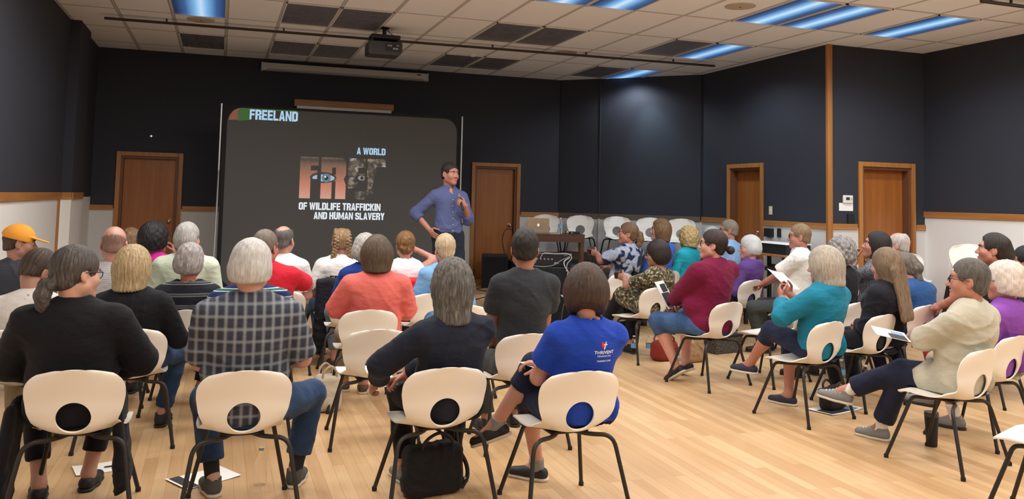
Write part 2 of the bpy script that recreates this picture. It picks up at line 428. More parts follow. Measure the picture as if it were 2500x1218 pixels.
# ---------------------------------------------------------------- ceiling fixtures
def glow_mat():
    t = NT('lit_diffuser'); X = t.sep(t.coord('Object'))
    a = t.math('ABSOLUTE', t.math('SUBTRACT', X[0], .02))
    g = t.ramp(t.math('MULTIPLY', a, 3.3), [(0, srgb(186, 224, 255)), (.22, srgb(120, 178, 232)), (.55, srgb(58, 96, 150)), (.9, srgb(34, 48, 78))])
    t.color(g); t.L.new(g, t.b.inputs['Emission Color']); t.b.inputs['Emission Strength'].default_value = .9
    t.b.inputs['Base Color'].default_value = (.1, .1, .1, 1); t.b.inputs['Roughness'].default_value = .3
    return t.m
def off_mat():
    t = NT('unlit_diffuser'); X = t.sep(t.coord('Object'))
    w = t.math('SINE', t.math('MULTIPLY', X[0], 260.0)); nz = t.noise(t.coord('Object'), 7, 2)
    t.color(t.mix(nz, srgb(100, 104, 118), srgb(132, 134, 144))); t.b.inputs['Roughness'].default_value = .22; t.b.inputs['Specular IOR Level'].default_value = .6
    t.bump(w, .35, .004); return t.m
def bright_mat():
    return mat('bright_diffuser', srgb(250, 245, 235), .5, emis=(1, .93, .84, 1), estr=3)
M_GLOW, M_OFF, M_BRIGHT = glow_mat(), off_mat(), bright_mat()
M_FRAME = mat('fixture_frame', srgb(226, 226, 222), .35)
def fixture(c, r, m, label, group, glow=0):
    x, y = cell(c, r)
    t = empty('ceiling_light', (x, y, CEIL)); tag(t, label, 'ceiling light', group)
    f = MB(); w, l, e = .60, 1.205, .016
    for s in (-1, 1):
        f.box((s * (w / 2 - e / 2), 0, -.006), (e, l, .014)); f.box((0, s * (l / 2 - e / 2), -.006), (w, e, .014))
    f.build('frame', M_FRAME, t)
    MB().box((0, 0, -.003), (w - 2 * e, l - 2 * e, .004)).build('diffuser', m, t)
    return t
lab_lit = {(-7, 1): 'lit ceiling light at upper left, blue-white ribbed panel on its own', (4, 1): 'lit blue ceiling light beside a dark panel, before the brown rail',
           (4, 3): 'farthest lit blue ceiling light, by the corner wall behind the brown rail', (-1, -1): 'left lit blue light of the pair at the top centre edge',
           (0, -1): 'right lit blue light of the pair at the top centre edge', (3, -1): 'left of the two lit blue lights side by side over the right',
           (4, -1): 'right of the two lit blue lights side by side over the right', (6, -1): 'single lit blue ceiling light nearest the right side wall'}
lab_off = {(-5, 1): 'unlit ceiling panel with blue and orange reflections, left of the projector', (-4, 1): 'unlit grey ceiling panel directly left of the projector mount',
           (-7, 3): 'single unlit ceiling panel behind the rail, leftmost', (-5, 3): 'unlit ceiling panel above the left end of the white screen case', (-4, 3): 'unlit ceiling panel behind the projector, above the white screen case',
           (-1, 1): 'dark unlit panel right of the projector, left one of its pair', (0, 1): 'dark unlit panel right of the projector, right one of its pair',
           (-1, 3): 'dark unlit panel beyond the rail, left one of the far pair', (0, 3): 'dark unlit panel beyond the rail, right one of the far pair',
           (3, 1): 'dark unlit panel left of the lit light before the rail', (3, 3): 'dark unlit panel left of the farthest lit light'}
for cr in LIT_SEEN: fixture(*cr, M_GLOW, lab_lit[cr], 'lit troffers in the ceiling')
for cr in OFF_SEEN: fixture(*cr, M_OFF, lab_off[cr], 'unlit troffers in the ceiling')
for cr in LIT_NEAR + [(-5, -1), (-4, -1), (-7, -1)]: fixture(*cr, M_BRIGHT, 'bright warm ceiling light above the audience', 'warm lights above the audience')

# ================================================================ people: signed-distance bodies meshed with surface nets
def rotm(ax, ang):
    return np.array(Matrix.Rotation(ang, 3, ax))
class Fr:
    """local frame: origin, 3x3 axes (columns), uniform scale"""
    def __init__(s, o, A=None, k=1.0): s.o = np.array(o, float); s.A = np.eye(3) if A is None else np.array(A, float); s.k = k
    def p(s, v): return s.o + s.A @ (np.array(v, float) * s.k)
    def d(s, v): return s.A @ np.array(v, float)
    def turn(s, ax, deg): return Fr(s.o, s.A @ rotm(ax, math.radians(deg)), s.k)
class SD:
    """list of primitives evaluated only inside their own boxes"""
    def __init__(s, k=.03): s.k = k; s.P = []; s.lo = np.full(3, 9e9); s.hi = np.full(3, -9e9)
    def _add(s, fn, lo, hi, op, k):
        if op == 'u': s.lo = np.minimum(s.lo, lo); s.hi = np.maximum(s.hi, hi)
        s.P.append((fn, np.array(lo), np.array(hi), op, s.k if k is None else k))
    def cap(s, a, b, ra, rb=None, op='u', k=None, cut=0, flat=None):
        """tapered capsule; cut: 1 flat at b, -1 flat at a, 2 both; flat=(direction, factor) squashes it"""
        rb = ra if rb is None else rb; a = np.array(a, float); b = np.array(b, float); d = b - a; L2 = max(d @ d, 1e-12); u = d / math.sqrt(L2); L = math.sqrt(L2)
        m = max(ra, rb)
        def fn(X, Y, Z):
            px, py, pz = X - a[0], Y - a[1], Z - a[2]
            if flat is not None:
                fd, ff = flat; q = (px * fd[0] + py * fd[1] + pz * fd[2]) * (1 / ff - 1); px, py, pz = px + q * fd[0], py + q * fd[1], pz + q * fd[2]
            t0 = (px * d[0] + py * d[1] + pz * d[2]) / L2; t = np.clip(t0, 0, 1)
            r = np.sqrt((px - t * d[0]) ** 2 + (py - t * d[1]) ** 2 + (pz - t * d[2]) ** 2) - (ra + t * (rb - ra))
            if cut > 0: r = np.maximum(r, (t0 - 1) * L)
            if cut in (-1, 2): r = np.maximum(r, -t0 * L)
            if flat is not None: r = r * min(1, flat[1] * 1.3)
            return r
        s._add(fn, np.minimum(a, b) - m, np.maximum(a, b) + m, op, k)
    def ell(s, c, r, A=None, op='u', k=None):
        c = np.array(c, float); r = np.array(r, float); A = np.eye(3) if A is None else A; m = np.sqrt(((A * r[None, :]) ** 2).sum(1))
        def fn(X, Y, Z):
            p = [X - c[0], Y - c[1], Z - c[2]]
            q = [A[0, i] * p[0] + A[1, i] * p[1] + A[2, i] * p[2] for i in range(3)]
            k0 = np.sqrt((q[0] / r[0]) ** 2 + (q[1] / r[1]) ** 2 + (q[2] / r[2]) ** 2)
            k1 = np.sqrt((q[0] / r[0] ** 2) ** 2 + (q[1] / r[1] ** 2) ** 2 + (q[2] / r[2] ** 2) ** 2) + 1e-9
            return k0 * (k0 - 1) / k1
        s._add(fn, c - m, c + m, op, k)
    def rbox(s, c, hs, A=None, rad=.01, op='u', k=None):
        c = np.array(c, float); hs = np.array(hs, float) - rad; A = np.eye(3) if A is None else A; m = (np.abs(A) * (hs + rad)[None, :]).sum(1)
        def fn(X, Y, Z):
            p = [X - c[0], Y - c[1], Z - c[2]]
            q = [np.abs(A[0, i] * p[0] + A[1, i] * p[1] + A[2, i] * p[2]) - hs[i] for i in range(3)]
            return np.sqrt(sum(np.maximum(x, 0) ** 2 for x in q)) + np.minimum(np.maximum(np.maximum(q[0], q[1]), q[2]), 0) - rad
        s._add(fn, c - m, c + m, op, k)
    def plane(s, c, n, k=.004):
        """keep the side the normal points away from"""
        c = np.array(c, float); n = np.array(n, float); n = n / np.linalg.norm(n)
        s.P.append((lambda X, Y, Z: (X - c[0]) * n[0] + (Y - c[1]) * n[1] + (Z - c[2]) * n[2], None, None, 'i', k))
    def mesh(s, h, noise=None, box=None, relax=1):
        lo = s.lo - 3 * h - .012; hi = s.hi + 3 * h + .012
        if box is not None: lo = np.maximum(lo, box[0]); hi = np.minimum(hi, box[1])
        n = np.ceil((hi - lo) / h).astype(int) + 1
        ax = [(lo[i] + h * np.arange(n[i])).astype(np.float32) for i in range(3)]
        F = np.full(n, .2, np.float32)
        for fn, plo, phi, op, k in s.P:
            if plo is None: sl = (slice(None),) * 3
            else:
                e = k + 2.5 * h; i0 = np.maximum(0, np.floor((plo - e - lo) / h).astype(int)); i1 = np.minimum(n, np.ceil((phi + e - lo) / h).astype(int) + 1)
                if (i1 <= i0).any(): continue
                sl = tuple(slice(a, b) for a, b in zip(i0, i1))
            g = fn(ax[0][sl[0]][:, None, None], ax[1][sl[1]][None, :, None], ax[2][sl[2]][None, None, :])
            f = F[sl]; g = np.broadcast_to(g, f.shape)
            if op == 'u':
                q = np.maximum(k - np.abs(f - g), 0) / max(k, 1e-6); F[sl] = np.minimum(f, g) - q * q * k * .25
            else:
                if op == 's': g = -g
                q = np.maximum(k - np.abs(f - g), 0) / max(k, 1e-6); F[sl] = np.maximum(f, g) + q * q * k * .25
        if noise is not None:
            near = np.abs(F) < .035; I = np.nonzero(near)
            F[I] += noise(ax[0][I[0]], ax[1][I[1]], ax[2][I[2]]).astype(np.float32)
        F[0] = F[-1] = .2; F[:, 0] = F[:, -1] = .2; F[:, :, 0] = F[:, :, -1] = .2
        return snets(F, lo, h, relax)
def snets(F, lo, h, relax=1):
    S = F < 0; c = np.zeros([d - 1 for d in F.shape], np.int8)
    offs = [(i, j, k) for i in (0, 1) for j in (0, 1) for k in (0, 1)]
    nx, ny, nz = F.shape
    for i, j, k in offs: c += S[i:nx - 1 + i, j:ny - 1 + j, k:nz - 1 + k]
    act = (c > 0) & (c < 8); ix = np.argwhere(act)
    if len(ix) == 0: return np.zeros((0, 3)), np.zeros((0, 4), int)
    idm = np.full(act.shape, -1, np.int32); idm[act] = np.arange(len(ix))
    V = np.stack([F[ix[:, 0] + i, ix[:, 1] + j, ix[:, 2] + k] for i, j, k in offs], 1)
    O = np.array(offs, float); acc = np.zeros((len(ix), 3)); cnt = np.zeros(len(ix))
    for a in range(8):
        for b in range(a + 1, 8):
            if np.abs(O[a] - O[b]).sum() != 1: continue
            va, vb = V[:, a], V[:, b]; m = (va < 0) != (vb < 0); t = np.where(m, va / np.where(m, va - vb, 1), 0)
            acc += m[:, None] * (O[a][None] + t[:, None] * (O[b] - O[a])[None]); cnt += m
    P = (ix + acc / cnt[:, None]) * h + lo
    Q = []
    for axn in range(3):
        A = [slice(None)] * 3; B = [slice(None)] * 3; A[axn] = slice(0, -1); B[axn] = slice(1, None)
        a, b = S[tuple(A)], S[tuple(B)]; e1, e2 = (axn + 1) % 3, (axn + 2) % 3
        for inside_first in (True, False):
            I = np.argwhere((a & ~b) if inside_first else (~a & b))
            I = I[(I[:, e1] > 0) & (I[:, e2] > 0) & (I[:, e1] < F.shape[e1] - 1) & (I[:, e2] < F.shape[e2] - 1)]
            if len(I) == 0: continue
            q = []
            for d1, d2 in ((1, 1), (0, 1), (0, 0), (1, 0)):
                J = I.copy(); J[:, e1] -= d1; J[:, e2] -= d2; q.append(idm[J[:, 0], J[:, 1], J[:, 2]])
            q = np.stack(q, 1); Q.append(q if inside_first else q[:, ::-1])
    Q = np.concatenate(Q); Q = Q[(Q >= 0).all(1)]
    for _ in range(relax):
        acc = np.zeros_like(P); cnt = np.zeros(len(P))
        for a, b in ((0, 1), (1, 2), (2, 3), (3, 0)):
            for u, v in ((a, b), (b, a)):
                for d in range(3): acc[:, d] += np.bincount(Q[:, u], P[Q[:, v], d], len(P))
                cnt += np.bincount(Q[:, u], minlength=len(P))
        P = .5 * P + .5 * acc / np.maximum(cnt, 1)[:, None]
    return P, Q
def fold_noise(amp, seed, f=1.0, yoke=None):
    """cloth folds: soft swells plus narrow creases that come and go; yoke = height of a sewn seam across the back"""
    a, b, c = [seed * 1.7 % 6.28, seed * 2.9 % 6.28, seed * 4.3 % 6.28]
    def fn(x, y, z):
        w = 1.9 * np.sin(6 * f * z + 5 * f * x + a) + 1.3 * np.sin(9 * f * x - 4 * f * z + c) + .8 * np.sin(11 * f * y + b)
        n = np.sin(15 * f * x + 9 * f * z + w + b) * .45 + np.sin(27 * f * z - 10 * f * y + 1.4 * w + c) * .25
        m1 = np.clip(.5 + .8 * np.sin(7 * f * x + 8 * f * z + b) * np.sin(6 * f * y - 5 * f * z + a), 0, 1); m2 = np.clip(.4 + .8 * np.sin(8 * f * z - 6 * f * x + c), 0, 1)
        r1 = (1 - np.abs(np.sin(10 * f * x + 17 * f * z + 1.1 * w))) ** 3; r2 = (1 - np.abs(np.sin(-13 * f * x + 15 * f * z + 1.3 * w + b))) ** 3
        n = n + 1.5 * r1 * m1 + 1.3 * r2 * m2
        o = -amp * n
        if yoke is not None: o = o + np.where(y < .02, .0035 * np.exp(-((z - yoke) / .007) ** 2), 0)
        return o
    return fn
def strand_noise(fr, amp, freq, seed, curl=0):
    A, o, k = fr.A, fr.o, fr.k
    def fn(x, y, z):
        p = [x - o[0], y - o[1], z - o[2]]
        q = [(A[0, i] * p[0] + A[1, i] * p[1] + A[2, i] * p[2]) / k for i in range(3)]
        ph = np.arctan2(q[0], -q[1] - .02 + 0 * q[0]); w = 1.1 * np.sin(22 * q[2] + seed) + .6 * np.sin(41 * q[2] + 3 * ph + seed)
        n = np.sin(freq * ph + w + seed) + .6 * np.sin(freq * 2.3 * ph - 1.7 * w)
        if curl: n = n * .3 + curl * (np.sin(95 * q[0] + seed + w) * np.sin(90 * q[1] + w) * np.sin(88 * q[2] - seed) * 2 + .6 * np.sin(150 * q[0] + 60 * q[2]) * np.sin(140 * q[1] - 70 * q[2]))
        return -amp * k * n
    return fn

# ---------------------------------------------------------------- materials of people
def skin_mat(key, col):
    n = 'skin_' + key
    if n in MATS: return MATS[n]
    t = NT(n); p = t.coord('Object'); a = t.noise(p, 14, 3); f = t.noise(p, 160, 3, .7)
    c1 = srgb(*col); c2 = srgb(min(255, col[0] + 2), max(0, col[1] - 11), max(0, col[2] - 10))
    t.color(t.mix(t.ramp(a, [(.35, (0, 0, 0, 1)), (.7, (1, 1, 1, 1))]), c1, c2)); t.b.inputs['Roughness'].default_value = .5
    t.b.inputs['Subsurface Weight'].default_value = 0
    t.bump(f, .12, .003); MATS[n] = t.m; return t.m
SKIN = {'fair': (200, 158, 138), 'pink': (196, 148, 132), 'tan': (166, 124, 103), 'ruddy': (178, 127, 109), 'olive': (154, 116, 95), 'pale': (208, 172, 156)}
def hair_mat(c1, c2, c3=None):
    n = 'hair_%d_%d_%d_%d' % (c1[0], c1[1], c2[0], c2[2])
    if n in MATS: return MATS[n]
    t = NT(n); at = t.n('Attribute'); at.attribute_name = 'strand'; X = t.sep(at.outputs['Vector'])
    v = t.comb(t.math('MULTIPLY', X[0], 13.0), t.math('MULTIPLY', X[1], 5.0), t.math('MULTIPLY', X[2], 14.0))
    g = t.noise(v, 1.0, 4, .65)
    v2 = t.comb(t.math('MULTIPLY', X[0], 46.0), t.math('MULTIPLY', X[1], 7.0), t.math('MULTIPLY', X[2], 8.0))
    g2 = t.noise(v2, 1.0, 3, .6); s = t.math('ADD', t.math('MULTIPLY', g, .55), t.math('MULTIPLY', g2, .45))
    t.color(t.ramp(s, [(.34, srgb(*c1)), (.52, srgb(*[(a + b) // 2 for a, b in zip(c1, c2)])), (.68, srgb(*c2))]))
    t.b.inputs['Roughness'].default_value = .52; t.b.inputs['Specular IOR Level'].default_value = .35
    t.bump(g2, .55, .006); MATS[n] = t.m; return t.m
def cloth(key, col, pat=None, rough=.85, c2=None, c3=None):
    n = 'cloth_' + key
    if n in MATS: return MATS[n]
    t = NT(n); p = t.coord('Object'); X = t.sep(p); base = srgb(*col)
    big = t.noise(p, 9, 4, .6); fine = t.noise(p, 420, 2)
    lo = [c * .82 for c in base[:3]] + [1]; hi = [min(1, c * 1.12) for c in base[:3]] + [1]
    c = t.mix(big, lo, hi)
    k2 = srgb(*c2) if c2 else None; k3 = srgb(*c3) if c3 else None
    if pat == 'plaid':
        wx = t.soft(X[0], .046, .5, .30); wz = t.soft(X[2], .062, .5, .22); th = t.soft(X[0], .092, .27, .3); tz = t.soft(X[2], .124, .25, .3)
        c = t.mix(t.math('MULTIPLY', t.math('ADD', th, tz), .35), c, k3)
        c = t.mix(t.math('MULTIPLY', wx, .62), c, k2); c = t.mix(t.math('MULTIPLY', wz, .55), c, k2)
    elif pat == 'bands':
        c = t.mix(t.band(X[2], .058, .10, .36), c, k2); c = t.mix(t.band(X[2], .058, .05, .12), c, k3); c = t.mix(t.band(X[2], .058, .36, .43), c, k3)
    elif pat == 'lines':
        m = t.math('MAXIMUM', t.band(X[2], .085, .1, .15), t.math('MAXIMUM', t.band(X[2], .085, .25, .28), t.band(X[2], .085, .34, .37))); c = t.mix(t.math('MULTIPLY', m, .7), c, k2)
    elif pat == 'fine':
        c = t.mix(t.math('MULTIPLY', t.band(X[2], .016, .0, .45), .75), c, k2)
    elif pat == 'paisley':
        vo = t.n('TexVoronoi'); vo.inputs['Scale'].default_value = 26; t.L.new(p, vo.inputs['Vector'])
        vb = t.n('TexVoronoi'); vb.inputs['Scale'].default_value = 60; t.L.new(p, vb.inputs['Vector'])
        r = t.math('SINE', t.math('MULTIPLY', vo.outputs['Distance'], 130.0)); a = t.math('GREATER_THAN', t.math('ADD', r, t.math('MULTIPLY', vb.outputs['Distance'], 1.2)), .55)
        zone = t.ramp(t.noise(p, 7.5, 1), [(.53, (0, 0, 0, 1)), (.57, (1, 1, 1, 1))])
        light = t.mix(a, k2, c); darkp = t.mix(t.math('LESS_THAN', vb.outputs['Distance'], .32), srgb(28, 34, 58), k2); c = t.mix(zone, light, darkp)
    elif pat == 'camo':
        a = t.noise(p, 26, 4, .6); b2 = t.noise(t.comb(t.math('ADD', X[0], 3.0), X[2], X[1]), 38, 4, .6)
        c = t.mix(t.ramp(a, [(.43, (0, 0, 0, 1)), (.54, (1, 1, 1, 1))]), c, k2); c = t.mix(t.ramp(b2, [(.52, (0, 0, 0, 1)), (.62, (1, 1, 1, 1))]), c, k3)
    elif pat == 'speckle':
        c = t.mix(t.ramp(t.noise(p, 75, 4, .7), [(.45, (0, 0, 0, 1)), (.6, (1, 1, 1, 1))]), c, k2)
    elif pat == 'marks':
        c = t.mix(t.ramp(t.noise(t.comb(t.math('MULTIPLY', X[0], 1.0), X[1], t.math('MULTIPLY', X[2], 2.2)), 16, 3), [(.66, (0, 0, 0, 1)), (.69, (1, 1, 1, 1))]), c, k2)
    elif pat == 'vine':
        m = t.math('MULTIPLY', t.math('GREATER_THAN', X[1], -.10), t.soft(t.math('ADD', X[0], .5), .2, .05, .3)); m = t.math('MULTIPLY', m, t.ramp(t.noise(p, 40, 3), [(.45, (0, 0, 0, 1)), (.55, (1, 1, 1, 1))])); c = t.mix(m, c, k2)
    elif pat == 'denim':
        c = t.mix(t.ramp(t.noise(p, 7, 3), [(.45, (0, 0, 0, 1)), (.75, (1, 1, 1, 1))]), c, k2); c = t.mix(t.math('MULTIPLY', fine, .25), c, (.02, .02, .03, 1))
    t.color(c); t.b.inputs['Roughness'].default_value = rough; t.b.inputs['Sheen Weight'].default_value = .04; t.b.inputs['Specular IOR Level'].default_value = .25
    fold = t.noise(t.comb(t.math('MULTIPLY', X[0], 1.0), X[1], t.math('MULTIPLY', X[2], 1.6)), 13, 2, .5)
    t.bump(t.math('ADD', t.math('MULTIPLY', fold, 1.0), t.math('MULTIPLY', fine, .02)), .4, .025)
    MATS[n] = t.m; return t.m
M_ALU_ = mat('buckle_metal', srgb(190, 190, 190), .25, 1)
M_EYEW = mat('eye_white', srgb(232, 226, 220), .25); M_IRIS = mat('eye_iris', srgb(62, 48, 40), .2); M_LIP = mat('lips', srgb(176, 98, 90), .45)
M_GLASSDARK = mat('glasses_frame_dark', srgb(30, 26, 26), .3); M_GLASSMETAL = mat('glasses_frame_metal', srgb(150, 140, 130), .3, 1)
M_LENS = mat('glasses_lens', (.95, .97, 1, 1), .02, trans=1, ior=1.0, alpha=.15)
M_SOLE_W = mat('sole_light', srgb(206, 198, 182), .6); M_SOLE_D = mat('sole_dark', srgb(40, 38, 38), .6)

# ---------------------------------------------------------------- skeleton
def ik(a, c, l1, l2, pole):
    a, c, pole = np.array(a, float), np.array(c, float), np.array(pole, float); d = c - a; L = np.linalg.norm(d); Lm = (l1 + l2) * .995
    if L > Lm: c = a + d / L * Lm; d = c - a; L = Lm
    x = (L * L + l1 * l1 - l2 * l2) / (2 * L); hh = math.sqrt(max(l1 * l1 - x * x, 0)); u = d / L
    p = pole - u * (pole @ u); p = p / max(np.linalg.norm(p), 1e-6)
    return a + u * x + p * hh, c
def nrm(v): v = np.array(v, float); return v / max(np.linalg.norm(v), 1e-9)

def head_sd(S, F, ear=1, female=0):
    """skull, face, ears and nose in the head frame"""
    e = lambda c, r, op='u', k=.012, A=None: S.ell(F.p(c), np.array(r) * F.k, F.A if A is None else F.A @ A, op, k * F.k)
    e((0, -.014, .036), (.076, .096, .089)); e((0, .030, -.030), (.061, .066, .086), k=.03)
    S.cap(F.p((-.044, .014, -.058)), F.p((-.004, .066, -.094)), .031 * F.k, .024 * F.k, k=.03 * F.k); S.cap(F.p((.044, .014, -.058)), F.p((.004, .066, -.094)), .031 * F.k, .024 * F.k, k=.025 * F.k)
    e((0, .077, -.101), (.019, .016, .015), k=.02); e((0, .072, .034), (.056, .022, .016), k=.03)
    for s in (-1, 1):
        e((s * .031, .101, .006), (.018, .015, .0125), 's', .014); e((s * .043, .060, -.028), (.026, .027, .026), k=.03); e((s * .031, .0822, .0132), (.0165, .0098, .0066), k=.006); e((s * .031, .0815, -.0055), (.0155, .0088, .0054), k=.006)
        if ear:
            A = rotm('Z', s * .30) @ rotm('X', -.15)
            e((s * .079, -.008, -.004), (.008, .021, .033), k=.008, A=A); e((s * .0885, -.001, .002), (.006, .011, .018), 's', .006, A); e((s * .077, -.002, -.031), (.007, .010, .011), k=.006)
    S.cap(F.p((0, .086, .012)), F.p((0, .112, -.030)), .0085 * F.k, .0125 * F.k, k=.014 * F.k)
    for s in (-1, 1): e((s * .0125, .100, -.034), (.0085, .0105, .0085), k=.007)
    e((0, .094, -.066), (.021, .009, .0062), k=.006); e((0, .091, -.0775), (.019, .0085, .0068), k=.006); e((0, .1045, -.0718), (.019, .004, .0016), 's', .003)

def hand_sd(S, w, d, n, k, curl=.5, spread=.5, thumb=1, side=1):
    """palm, four bent fingers and a thumb. w wrist, d finger direction, n palm normal (faces the palm side)"""
    d = nrm(d); n = nrm(np.array(n) - d * (np.array(n) @ d)); x = np.cross(d, n) * side          # x runs towards the thumb side
    K = k; P = lambda a, b, c: np.array(w) + (d * a + x * b + n * c) * K
    A = np.stack([x, d, n], 1)
    S.ell(P(.045, 0, 0), np.array((.040, .052, .0155)) * K, A, k=.01); S.cap(P(-.02, 0, 0), P(.03, 0, 0), .026 * K, .029 * K, k=.012, flat=(n, .72))
    for i, (bx, ln, r) in enumerate(((.029, .070, .0088), (.010, .079, .0092), (-.010, .073, .0088), (-.028, .057, .0078))):
        b = P(.082 - .004 * abs(i - 1.2), bx, -.002); dirn = nrm(d + x * (bx * 5 * spread)); ang = 0; cur = curl * (1 + .12 * i); seg = (.44, .31, .25); bend = (.75, 1.0, .7)
        prev = P(.058, bx * .85, -.002)
        S.cap(prev, b, r * 1.12 * K, r * 1.06 * K, k=.006); prev = b
        for s2, bd in zip(seg, bend):
            ang += bd * cur; v = dirn * math.cos(ang) + n * math.sin(ang); q = prev + v * ln * s2 * K
            S.cap(prev, q, r * K, r * .92 * K, k=.003); prev = q; r *= .93
    if thumb:
        a = P(.020, .026, .006); b = a + (d * .60 + x * .72 + n * .35) * .040 * K; c = b + (d * .86 + x * .25 + n * .5 * (1 + curl)) * .032 * K; e = c + (d * .9 + x * .0 + n * .5) * .026 * K
        S.cap(a, b, .0135 * K, .011 * K, k=.008); S.cap(b, c, .0108 * K, .0098 * K, k=.004); S.cap(c, e, .0098 * K, .008 * K, k=.003)

def tubes(name, paths, m, parent, seg=6):
    b = MB()
    for pts, r in paths: b.tube(pts, r, seg)
    return b.build(name, m, parent, True)

SHIRT_SEED = [0]
def settle(V, k, c=.013):
    """cloth and flesh give way to the seat and the back they rest on; k = chair centre seen from the person"""
    x = V[:, 0] - k[0]; y = V[:, 1] - k[1]; z = V[:, 2]; a = np.clip(np.abs(x) / .23, 0, 1.15) ** 2
    on = (z > .445) & (z < .80) & (y > -.40); wt = np.clip((.245 - np.abs(x)) / .04, 0, 1)
    yb = np.interp(z, [.44, .47, .54, .62, .70, .772, .80], [-.175, -.210, -.228, -.240, -.262, -.288, -.33]) + .050 * a + c
    y2 = np.where(on, y + wt * np.maximum(yb - y, 0), y)
    ons = (np.abs(x) < .235) & (y2 > -.225) & (y2 < .235) & (z > .36) & (z < .47)
    z2 = np.where(ons, np.maximum(z, .4345 + c + .010 * a), z)
    W = V.copy(); W[:, 1] = y2 + k[1]; W[:, 2] = z2; return W
def person(loc, face, ht, label, skin='fair', hair=None, top=None, legs=None, shoe=None, **o):
    """one seated (or standing) person. loc = floor point under the chair centre, face = degrees left of +y, ht = height of the head top"""
    g = o.get; SHIRT_SEED[0] += 1; seed = SHIRT_SEED[0]
    s = g('s', 1.0); hs = g('hs', 1.09) * s; w = g('w', 1.0); belly = g('belly', .3); fem = g('fem', 0); stand = g('stand', 0); far = g('far', 0)
    hB, hH, hC, hN = (.0115, .0058, .0095, .0048) if not far else (.014, .0068, .012, .006)
    if g('vis'): hH = .0046
    seat = g('seat', .452); lean = math.radians(g('lean', -3.5)); lat = math.radians(g('lat', 0)); tw = math.radians(g('twist', 0)); zb = g('z', 0)
    if stand: P0 = np.array((0, 0, g('hipz', .96)))
    else: P0 = np.array((g('px', 0), g('py', -.055 + .02 * max(0, g('belly', .3) - .3)), seat + .085))
    Tm = rotm('X', -lean) @ rotm('Y', lat); u = Tm @ np.array((0, 0, 1.)); nk0 = g('nk', 0); TL = (ht - zb - .275 * hs - nk0 - P0[2]) / max(u[2], .5)
    Ts = Tm @ rotm('Z', tw); rr, ff = Ts[:, 0], Ts[:, 1]
    N = P0 + u * TL                                             # neck base
    sw = .160 * w * s; Sh = {q: P0 + u * (TL - .088 * s) + rr * q * sw - ff * .012 for q in (-1, 1)}
    if g('shrug'): Sh = {q: Sh[q] + u * g('shrug') for q in (-1, 1)}
    HC = N + u * (.134 * hs + nk0) + Ts @ np.array((g('hx', 0), g('hy', .022), 0)) * hs
    hyaw, hpit, htil = g('head', (0, 0, 0)); HA = Tm.copy() * 0 + rotm('Z', math.radians(hyaw)) @ rotm('X', math.radians(hpit)) @ rotm('Y', math.radians(htil)); HF = Fr(HC, HA, hs)
    # arms
    AL1, AL2 = .285 * s, .255 * s; arms = {}
    for q, key in ((-1, 'L'), (1, 'R')):
        W = g('hand' + key, (q * .07, .15, seat + .19) if not stand else (q * .27, .04, .82)); W = np.array(W, float)
        pole = np.array(g('elbow' + key, (q * .6, -.28, -.75)), float); E, W = ik(Sh[q], W, AL1, AL2, pole); arms[q] = (Sh[q], E, W)
    # legs
    LL = .43 * s; lg = {}
    for q, key in ((-1, 'L'), (1, 'R')):
        H = P0 + np.array((q * .092 * g('hipw', 1), .02, -.015)); A0 = g('foot' + key, (q * .12, .30, .085) if not stand else (q * .11, 0, .085)); A0 = np.array(A0, float)
        pole = np.array(g('knee' + key, (q * .22, .6, 1)), float)
        K, A0 = ik(H, A0, LL, LL, pole if not stand else (q * .1, 1, 0)); lg[q] = (H, K, A0)
    hw = g('hipw', 1.0); tr = g('thigh', 1.0)
    def torso(S, inf=0.0, trap=1):
        kk = .06
        S.ell(P0 + u * .02, (.172 * hw + inf, .128 + belly * .02 + inf, .125 + inf), Tm, k=kk)
        S.ell(P0 + u * (.30 * TL) + Tm[:, 1] * (.012 + belly * .045), (.146 * w + belly * .030 + inf, .108 + belly * .055 + inf, .17 + inf), Tm, k=kk)
        S.ell(P0 + u * (.68 * TL) - ff * .008, (.158 * w + inf, .108 + .012 * w + inf, .19 * TL / .53 + inf), Ts, k=kk)
        S.cap(Sh[-1] * .94 + Sh[1] * .06, Sh[1] * .94 + Sh[-1] * .06, .058 * s + inf, k=.07)
        if fem:
            for q in (-1, 1): S.ell(P0 + u * (.62 * TL) + rr * q * .075 * w + ff * (.075 + .02 * fem), (.068 + inf, .055 + .02 * fem + inf, .07 + inf), Ts, k=.04)
        if trap:
            for q in (-1, 1): S.cap(Sh[q] * .75 + Sh[-q] * .25 + u * .02, N + rr * q * .020 - u * .012, .040 * s + inf, .038 * s + inf, k=.05)
    def limb_arm(S, q, inf=0, upto=2.0, fat=g('armw', 1.0), k=.022):
        a, e, wv = arms[q]; r0, r1, r2, r3 = .047 * s * fat, .040 * s * fat, .039 * s * fat, .027 * s * fat
        if upto >= 1:
            S.cap(a, e, r0 + inf, r1 + inf, k=k)
            t = upto - 1; b = e + (wv - e) * t
            if t > 0: S.cap(e, b, r2 + inf, r2 + (r3 - r2) * t + inf, k=.02, cut=1)
        else: b = a + (e - a) * upto; S.cap(a, b, r0 + inf, r0 + (r1 - r0) * upto + inf * 1.5, k=k, cut=1)
